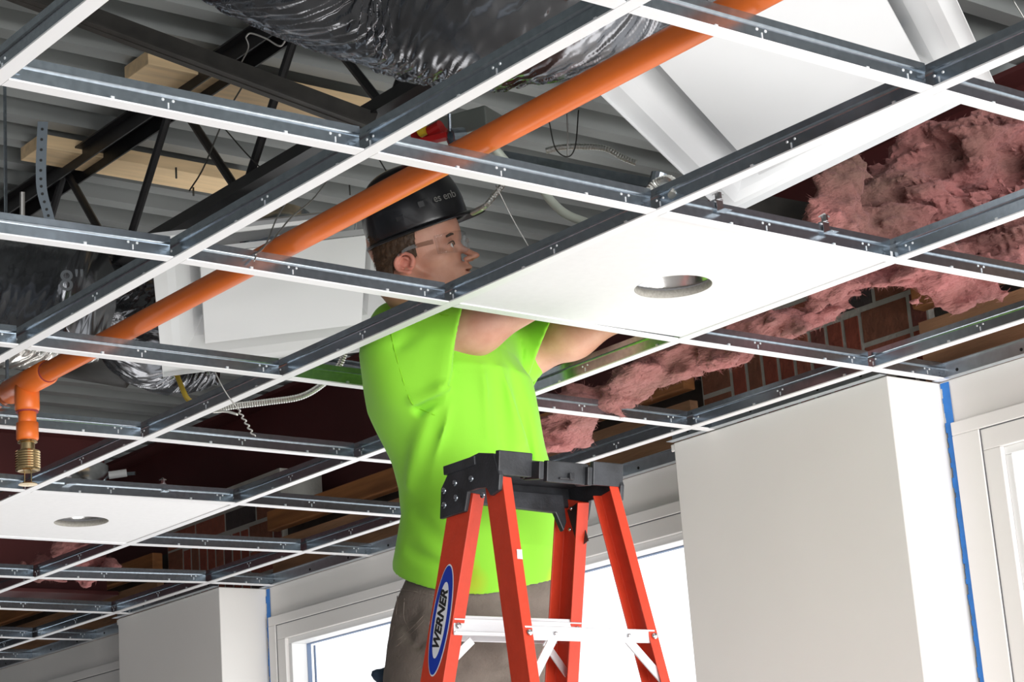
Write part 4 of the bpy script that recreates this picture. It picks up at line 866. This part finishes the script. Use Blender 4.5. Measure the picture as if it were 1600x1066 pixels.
Sf = hat_surface(zs); m = MB(); nz, nn = Sf.shape[:2]
rim = []
for j, (o, dz) in enumerate(((.030, -.006), (.018, -.001), (.006, .001), (0, 0))):
    ring_ = []
    for k in range(nn):
        t = 2 * math.pi * k / nn; p = Sf[0][k].copy(); fr = max(0, math.cos(t)); vis = fr ** 1.1 * .030; w_ = 1.0; dr = np.array((math.cos(t), math.sin(t), 0)); ext = (.010 + vis) * o / .030 * 1.0 + (0 if o else 0)
        q = p + dr * ext; q[2] += dz * (1 + .6 * fr) + 0 + .004 * fr * (o / .03); ring_.append(q)
    rim.append(ring_)
full = np.concatenate([np.array(rim[:3]), Sf]); nz = len(full)
m.add(full.reshape(-1, 3), [(i * nn + k, i * nn + (k + 1) % nn, (i + 1) * nn + (k + 1) % nn, (i + 1) * nn + k) for i in range(nz - 1) for k in range(nn)]); m.f.append(tuple((nz - 1) * nn + k for k in range(nn)))
m.v = [tuple(p) for p in tog(np.array(m.v)).tolist()]; hat = obj('hard_hat', m, MT['hat'], man, smooth=True, solid=.003)
# slots and embossed bands on the side of the shell, suspension and knob at the nape
for t0_, z0_, w_, hh_, nm in ((-1.72, .078, .020, .012, 'accessory_slot'), (-1.25, .092, .016, .016, 'accessory_slot'), (-2.35, .070, .020, .010, 'accessory_slot')):
    m = MB(); c = np.array((.0135 + .1165 * math.cos(t0_), .106 * math.sin(t0_), z0_)); nn_ = nrm((math.cos(t0_), math.sin(t0_), .05)); tn = np.cross((0, 0, 1), nn_); m.box(c - nn_ * .001, (.005, w_, hh_), np.array([nn_, tn, np.cross(nn_, tn)]).T); m.v = [tuple(p) for p in tog(np.array(m.v)).tolist()]; obj(nm, m, MT['black'], hat, bevel=.0015)
m = MB(); kp = curve_pts([(-.060, -.070, .045), (-.076, -.052, .005), (-.090, -.020, -.040), (-.090, .015, -.040), (-.080, .050, .010)], 8); kk = np.array(kp)
m.grid(np.array([[p - np.array((0, 0, .008)), p + np.array((0, 0, .008))] for p in kk])); m.v = [tuple(p) for p in tog(np.array(m.v)).tolist()]; obj('nape_strap', m, MT['black'], hat, solid=.002)
m = MB(); m.lathe([(.002, 0), (.017, 0), (.019, .004), (.019, .014), (.015, .018), (.002, .018)], dep(614, 421, 4.42), -GR[:, 0] - CAM_R[2] * .5, 20); obj('ratchet_knob', m, MT['black'], hat, bevel=.001)
m = MB(); m.tube(tog(np.array(curve_pts([(-.052, -.086, .040), (-.050, -.083, .000), (-.060, -.070, -.030), (-.078, -.045, -.034)], 8))), .0014, 6); obj('chin_strap', m, MT['black'], hat)
# small pale lettering on the side towards the front
SW = tog(Sf.reshape(-1, 3)).reshape(Sf.shape); best = None
for i in range(2, len(SW) - 2):
    for k in range(nn):
        nw = nrm(np.cross(SW[i][(k + 1) % nn] - SW[i][k - 1], SW[i + 1][k] - SW[i - 1][k])); q = pj(SW[i][k])
        if nw @ CAM_R[2] < -.1:
            e = np.hypot(q[0] - 694, q[1] - 309)
            if best is None or e < best[0]: best = (e, SW[i][k], nw)
cw = best[1] + best[2] * .0032; nrm_h = best[2]; ex_ = nrm(np.cross(GR[:, 2], nrm_h))
text('hat_lettering', 'es enb', .023, cw, ex_, np.cross(nrm_h, ex_), MT['wire'], hat, .0004)
# safety glasses
m = MB(); GP = []
for z in np.linspace(-.010, .040, 12):
    row = []
    for t in np.radians(np.linspace(-72, 72, 49)):
        w_ = 1 - .22 * abs(math.sin(t)) ** 4; zc = .016 + (z - .016) * w_ - (.012 * math.exp(-(t / .13) ** 2) if False else 0); lift = .020 * math.exp(-(t / .16) ** 2) * max(0, (.016 - z) / .026)
        row.append((.034 + .084 * math.cos(t) ** .85, .077 * math.sin(t), zc + lift + .004))
    GP.append(row)
m.grid(np.array(GP)); m.v = [tuple(p) for p in toh(np.array(m.v)).tolist()]
gl = obj('safety_glasses', m, MT['lens'], man, smooth=True, solid=.0018)
for e in (-1, 1):
    m = MB(); c_ = curve_pts([(.062, e * .0735, .030), (.035, e * .0800, .029), (.008, e * .0835, .027), (-.012, e * .0835, .018)], 6); m.grid(np.array([[p - np.array((0, 0, .0045 - .0018 * i / len(c_))), p + np.array((0, 0, .0045 - .0018 * i / len(c_)))] for i, p in enumerate(c_)])); m.v = [tuple(p) for p in toh(np.array(m.v)).tolist()]; obj('temple_arm', m, MT['lens2'], gl, solid=.0022)
m = MB(); c_ = curve_pts([(.117, -.012, .024), (.120, 0, .030), (.117, .012, .024)], 6); m.tube(toh(np.array(c_)), .0018, 6); obj('nose_bridge', m, MT['clear'], gl)
# ---- shirt
sh = SDF((-1.86, 1.16, 2.16), (-1.20, 1.98, 2.95), .0040)
Gs = np.stack(np.meshgrid(*sh.ax, indexing='ij'), -1); sh.d = torso(Gs, 0.0).astype(np.float32)
sh.d = np.maximum(sh.d, (Gs[..., 2] - 2.835)).astype(np.float32)
# shoulders and sleeves
uR_, uL_ = nrm(ER - SR), nrm(EL - SL)
hemR = dep(724, 545, 4.33); hemL = dep(850, 540, 4.60)
sh.cap(SR + (-.01, .02, .012), SL + (-.01, -.02, -.012), .062, .062, .05); sh.cap(SR + (0, .05, .045), NB + (0, 0, -.012), .042, .066, .05); sh.cap(SL + (0, -.05, .03), NB + (0, 0, -.012), .042, .066, .05)
sh.cap(dep(617, 512, 4.46), dep(690, 503, 4.50), .058, .052, .03)
T2 = sh.d.copy()
SS = SDF((-1.86, 1.16, 2.16), (-1.20, 1.98, 2.95), .0040)
for Q_ in (sh, SS):
  for a_, b_, r1_, r2_, k_ in ((SR, SR + uR_ * .20, .083, .084, .05), (SL, SL + uL_ * .15, .080, .078, .04), (SR + (.01, .0, -.05), SR + uR_ * .19 + np.array((0, 0, -.018)), .072, .066, .05), (SL + (.01, 0, -.05), SL + uL_ * .17 + np.array((0, 0, -.02)), .064, .060, .05)): Q_.cap(a_, b_, r1_, r2_, k_)
base0 = sh.d.copy()
def seg_d(P, a, b):
    a = np.array(a); b = np.array(b); ab = b - a; t = np.clip(((P - a) @ ab) / (ab @ ab), 0, 1); return np.linalg.norm(P - a - t[..., None] * ab, axis=-1)
# folds: (pixels of the start and end, depths) grooves positive, ridges negative
FOLDS = [((702, 610, 4.25), (638, 772, 4.31), .0080, .055), ((716, 606, 4.25), (662, 752, 4.29), .013, -.018), ((676, 690, 4.27), (654, 775, 4.30), .008, .030), ((690, 612, 4.26), (628, 758, 4.34), .018, -.010), ((705, 606, 4.26), (648, 624, 4.29), .009, -.018), ((700, 616, 4.26), (655, 640, 4.29), .008, .022),
         ((738, 575, 4.27), (752, 740, 4.27), .015, .010), ((758, 572, 4.30), (768, 680, 4.30), .012, -.009), ((778, 562, 4.32), (794, 720, 4.34), .012, .017), ((788, 560, 4.33), (812, 690, 4.37), .011, -.012), ((806, 560, 4.37), (826, 730, 4.42), .012, .018), ((722, 612, 4.26), (728, 760, 4.26), .007, .020), ((732, 612, 4.26), (742, 760, 4.26), .014, -.014),
         ((640, 500, 4.30), (690, 505, 4.26), .012, .010), ((645, 520, 4.28), (612, 560, 4.32), .014, .007), ((700, 540, 4.25), (690, 600, 4.25), .02, -.006), ((628, 790, 4.34), (700, 860, 4.28), .014, .008), ((632, 860, 4.34), (730, 900, 4.28), .012, .007), ((842, 780, 4.47), (850, 900, 4.47), .012, .012), ((825, 760, 4.42), (832, 910, 4.42), .012, -.008)]
for a, b, w_, am in FOLDS:
    a3, b3 = dep(*a), dep(*b); lo_ = np.minimum(a3, b3) - w_ * 3.2; hi_ = np.maximum(a3, b3) + w_ * 3.2; sl, Pg = sh.blk(lo_, hi_, 0)
    if Pg.size:
        # measure the fold across the line of sight so that it cuts the near surface
        q = seg_d(Pg, a3, b3); sh.d[sl] += (am * np.exp(-(q / (w_ * 1.25)) ** 2)).astype(np.float32)
sh.d += (.0032 * fnoise(Gs, 16, 77, 8)).astype(np.float32)
# openings: sleeves, neck, hem
def plane_cut(o, n_, rad=None):
    global sh
    pl = (Gs - o) @ n_
    if rad is not None: pl = np.where(np.linalg.norm(Gs - o, axis=-1) < rad, np.minimum(pl, TO - .004), -1)
    sh.d = np.maximum(sh.d, pl).astype(np.float32)
dl_ = sh.d - base0; T2 = T2 + dl_; SS.d = SS.d + dl_; TO = T2 + .003; inner = np.minimum(T2 + .0085, np.maximum(SS.d + .0085, -T2))
hem = SEC[:, 0].min()
for o, n_, rad in ((hemR, nrm(.987 * CAM_R[0] + .16 * CAM_R[1] - .30 * CAM_R[2]), .25), (hemL, nrm(.92 * CAM_R[0] + .39 * CAM_R[1] - .15 * CAM_R[2]), .25)): plane_cut(o, n_, rad)
yl_ = (Gs[..., 0] + 1.53) * LFT[0] + (Gs[..., 1] - 1.52) * LFT[1]
hz = dep(745, 925, 4.44)[2]; xl_ = (Gs[..., 0] + 1.53) * FWD[0] + (Gs[..., 1] - 1.52) * FWD[1]; hemz = hz - .012 + .242 * yl_ - .445 * xl_ + .004 * np.sin(yl_ * 22)
sh.d = np.maximum(sh.d, hemz - Gs[..., 2]).astype(np.float32)
nk = nrm(np.array((-.25, 0, 1))); cd = np.linalg.norm((Gs - NB) - ((Gs - NB) @ nk)[..., None] * nk, axis=-1) - .070
sh.d = np.maximum(sh.d, np.where(Gs[..., 2] > NB[2] - .035, -cd, -1)).astype(np.float32)
sh.d = np.maximum(sh.d, -inner).astype(np.float32)
nt = MT['shirt'].node_tree; pb = nt.nodes['Principled BSDF']; tcn = nt.nodes.new('ShaderNodeTexCoord'); prev = None
for sp_, rs_ in ((dep(738, 912, 4.27), .026), (dep(740, 885, 4.27), .016), (dep(858, 900, 4.42), .020), (dep(852, 860, 4.42), .018)):
    vm = nt.nodes.new('ShaderNodeVectorMath'); vm.operation = 'DISTANCE'; vm.inputs[1].default_value = sp_; nt.links.new(tcn.outputs['Object'], vm.inputs[0])
    mr = nt.nodes.new('ShaderNodeMapRange'); mr.inputs[1].default_value = rs_ * 1.7; mr.inputs[2].default_value = rs_ * .2; mr.inputs[3].default_value = 0; mr.inputs[4].default_value = .75; nt.links.new(vm.outputs['Value'], mr.inputs[0])
    mx = nt.nodes.new('ShaderNodeMix'); mx.data_type = 'RGBA'; mx.inputs[7].default_value = (.62, .42, .01, 1); nt.links.new(mr.outputs[0], mx.inputs[0])
    if prev is None: mx.inputs[6].default_value = (.27, .70, .030, 1)
    else: nt.links.new(prev, mx.inputs[6])
    prev = mx.outputs[2]
nt.links.new(prev, pb.inputs['Base Color'])
P, F, N = sh.mesh(); so = obj('tee_shirt', mesh_mb(P, F), MT['shirt'], man, smooth=True)
# seam lines: armhole seam and sleeve hem stitching
def on_shirt(u, v, d0=4.15, d1=4.6):
    for t in np.arange(d0, d1, .0025):
        p = dep(u, v, t); i = np.round((p - sh.lo) / sh.h).astype(int)
        if (i >= 0).all() and (i < sh.d.shape).all() and sh.d[tuple(i)] < 0: return p - ray(u, v) * .0008
    return None
MT['seam'] = mat('green_seam_thread', (.24, .60, .01), .8)
def seam(pts, r=.0012, nm='seam'):
    c_ = [q for q in (on_shirt(*p[:2]) for p in np.array(curve_pts([(a, b, 0) for a, b in pts], 6))) if q is not None]
    if len(c_) > 3: m = MB(); m.tube(c_, r, 6); obj(nm, m, MT['seam'], so, smooth=True)
seam([(611, 520), (616, 545), (627, 585), (635, 610), (645, 632), (665, 643), (680, 649)])
seam([(668, 478), (690, 492), (722, 492)])
# ---- trousers
pt_ = SDF((-1.90, 1.16, 1.24), (-1.28, 1.86, 2.42), .0055)
Gp = np.stack(np.meshgrid(*pt_.ax, indexing='ij'), -1); tr = torso(Gp, -.020, 2.4) + np.where(Gp[..., 2] > 2.26, (Gp[..., 2] - 2.26) * .25, 0); pc_ = dep(738, 1000, 4.44)
c0 = np.array((SEC[0, 1], SEC[0, 2], SEC[0, 0]))
tr = np.maximum(tr, Gp[..., 2] - 2.36); tr = smax(tr, 2.10 - Gp[..., 2], .04); pt_.d = tr.astype(np.float32)
hipc = dep(738, 1010, 4.45); FT = {}
for sd in (-1, 1):
    hp = hipc + LFT * sd * .088; kn = np.array((-1.635, YM + .02 + sd * .095, 1.70)); an = np.array((-1.72, YM + .01 + sd * .085, 1.335)); FT[sd] = an
    pt_.cap(hp + (0, 0, .02), hp + (kn - hp) * .5, .108, .098, .05); pt_.cap(hp + (kn - hp) * .5, kn, .098, .078, .03); pt_.cap(kn, kn + (an - kn) * .5, .078, .076, .03); pt_.cap(kn + (an - kn) * .5, an, .076, .070, .03)
pt_.ell(hipc + FWD * -.055 + (0, 0, .03), (.085, .135, .10), .04)
for a, b, w_, am in (((622, 955, 4.33), (650, 1010, 4.3), .012, .010), ((655, 1010, 4.28), (690, 950, 4.26), .006, .009), ((612, 985, 4.36), (650, 960, 4.32), .010, .008), ((640, 1035, 4.3), (720, 1045, 4.26), .014, .009), ((870, 960, 4.5), (840, 1066, 4.4), .016, .012), ((770, 975, 4.28), (800, 1060, 4.28), .02, -.008), ((608, 1030, 4.36), (660, 1060, 4.3), .014, .008)):
    q = seg_d(Gp, dep(*a), dep(*b)); pt_.d += (am * np.exp(-(q / (w_ * 1.25)) ** 2)).astype(np.float32)
pt_.d += (.0035 * fnoise(Gp, 22, 91, 8)).astype(np.float32)
P, F, N = pt_.mesh(); po = obj('trousers', mesh_mb(P, F), MT['pants'], man, smooth=True)
def on_pants(u, v):
    for t in np.arange(4.1, 4.6, .0025):
        p = dep(u, v, t); i = np.round((p - pt_.lo) / pt_.h).astype(int)
        if (i >= 0).all() and (i < pt_.d.shape).all() and pt_.d[tuple(i)] < 0: return p - ray(u, v) * .0012
    return None
MT['pseam'] = mat('trouser_stitching', (.235, .195, .165), .85)
for L in ([(626, 921), (650, 925), (680, 931)], [(608, 1010), (640, 985), (668, 955)], [(612, 1016), (643, 990), (671, 960)], [(621, 926), (619, 960), (611, 1000)], [(632, 935), (631, 965), (640, 985)]):
    c_ = [q for q in (on_pants(*p[:2]) for p in np.array(curve_pts([(a, b, 0) for a, b in L], 6))) if q is not None]
    if len(c_) > 3: m = MB(); m.tube(c_, .0009, 6); obj('stitching', m, MT['pseam'], po, smooth=True)
# dark pouch edge hanging at the back pocket
m = MB(); p_ = dep(603, 1062, 4.42); m.ball((0, 0, 0), 1, 14); m.v = [tuple(p_ + np.array(v) * (.016, .030, .034) * (1 + .25 * math.sin(v[2] * 5))) for v in m.v]; obj('pocket_glove', m, MT['glove'], man, smooth=True)
for sd in (-1, 1):
    an = FT[sd]; g_ = SDF(an - (.16, .08, .12), an + (.24, .08, .12), .0045)
    g_.cap(an + (0, 0, .06), an + (0, 0, -.02), .052, .048, .02); g_.ell(an + (-.02, 0, -.055), (.055, .042, .04), .02); g_.cap(an + (.02, 0, -.045), an + (.13, 0, -.062), .042, .034, .03)
    G4 = np.stack(np.meshgrid(*g_.ax, indexing='ij'), -1); g_.d = np.maximum(g_.d, (1.246 - G4[..., 2])).astype(np.float32); P, F, N = g_.mesh(); obj('boot', mesh_mb(P, F), MT['boot'], man, smooth=True)
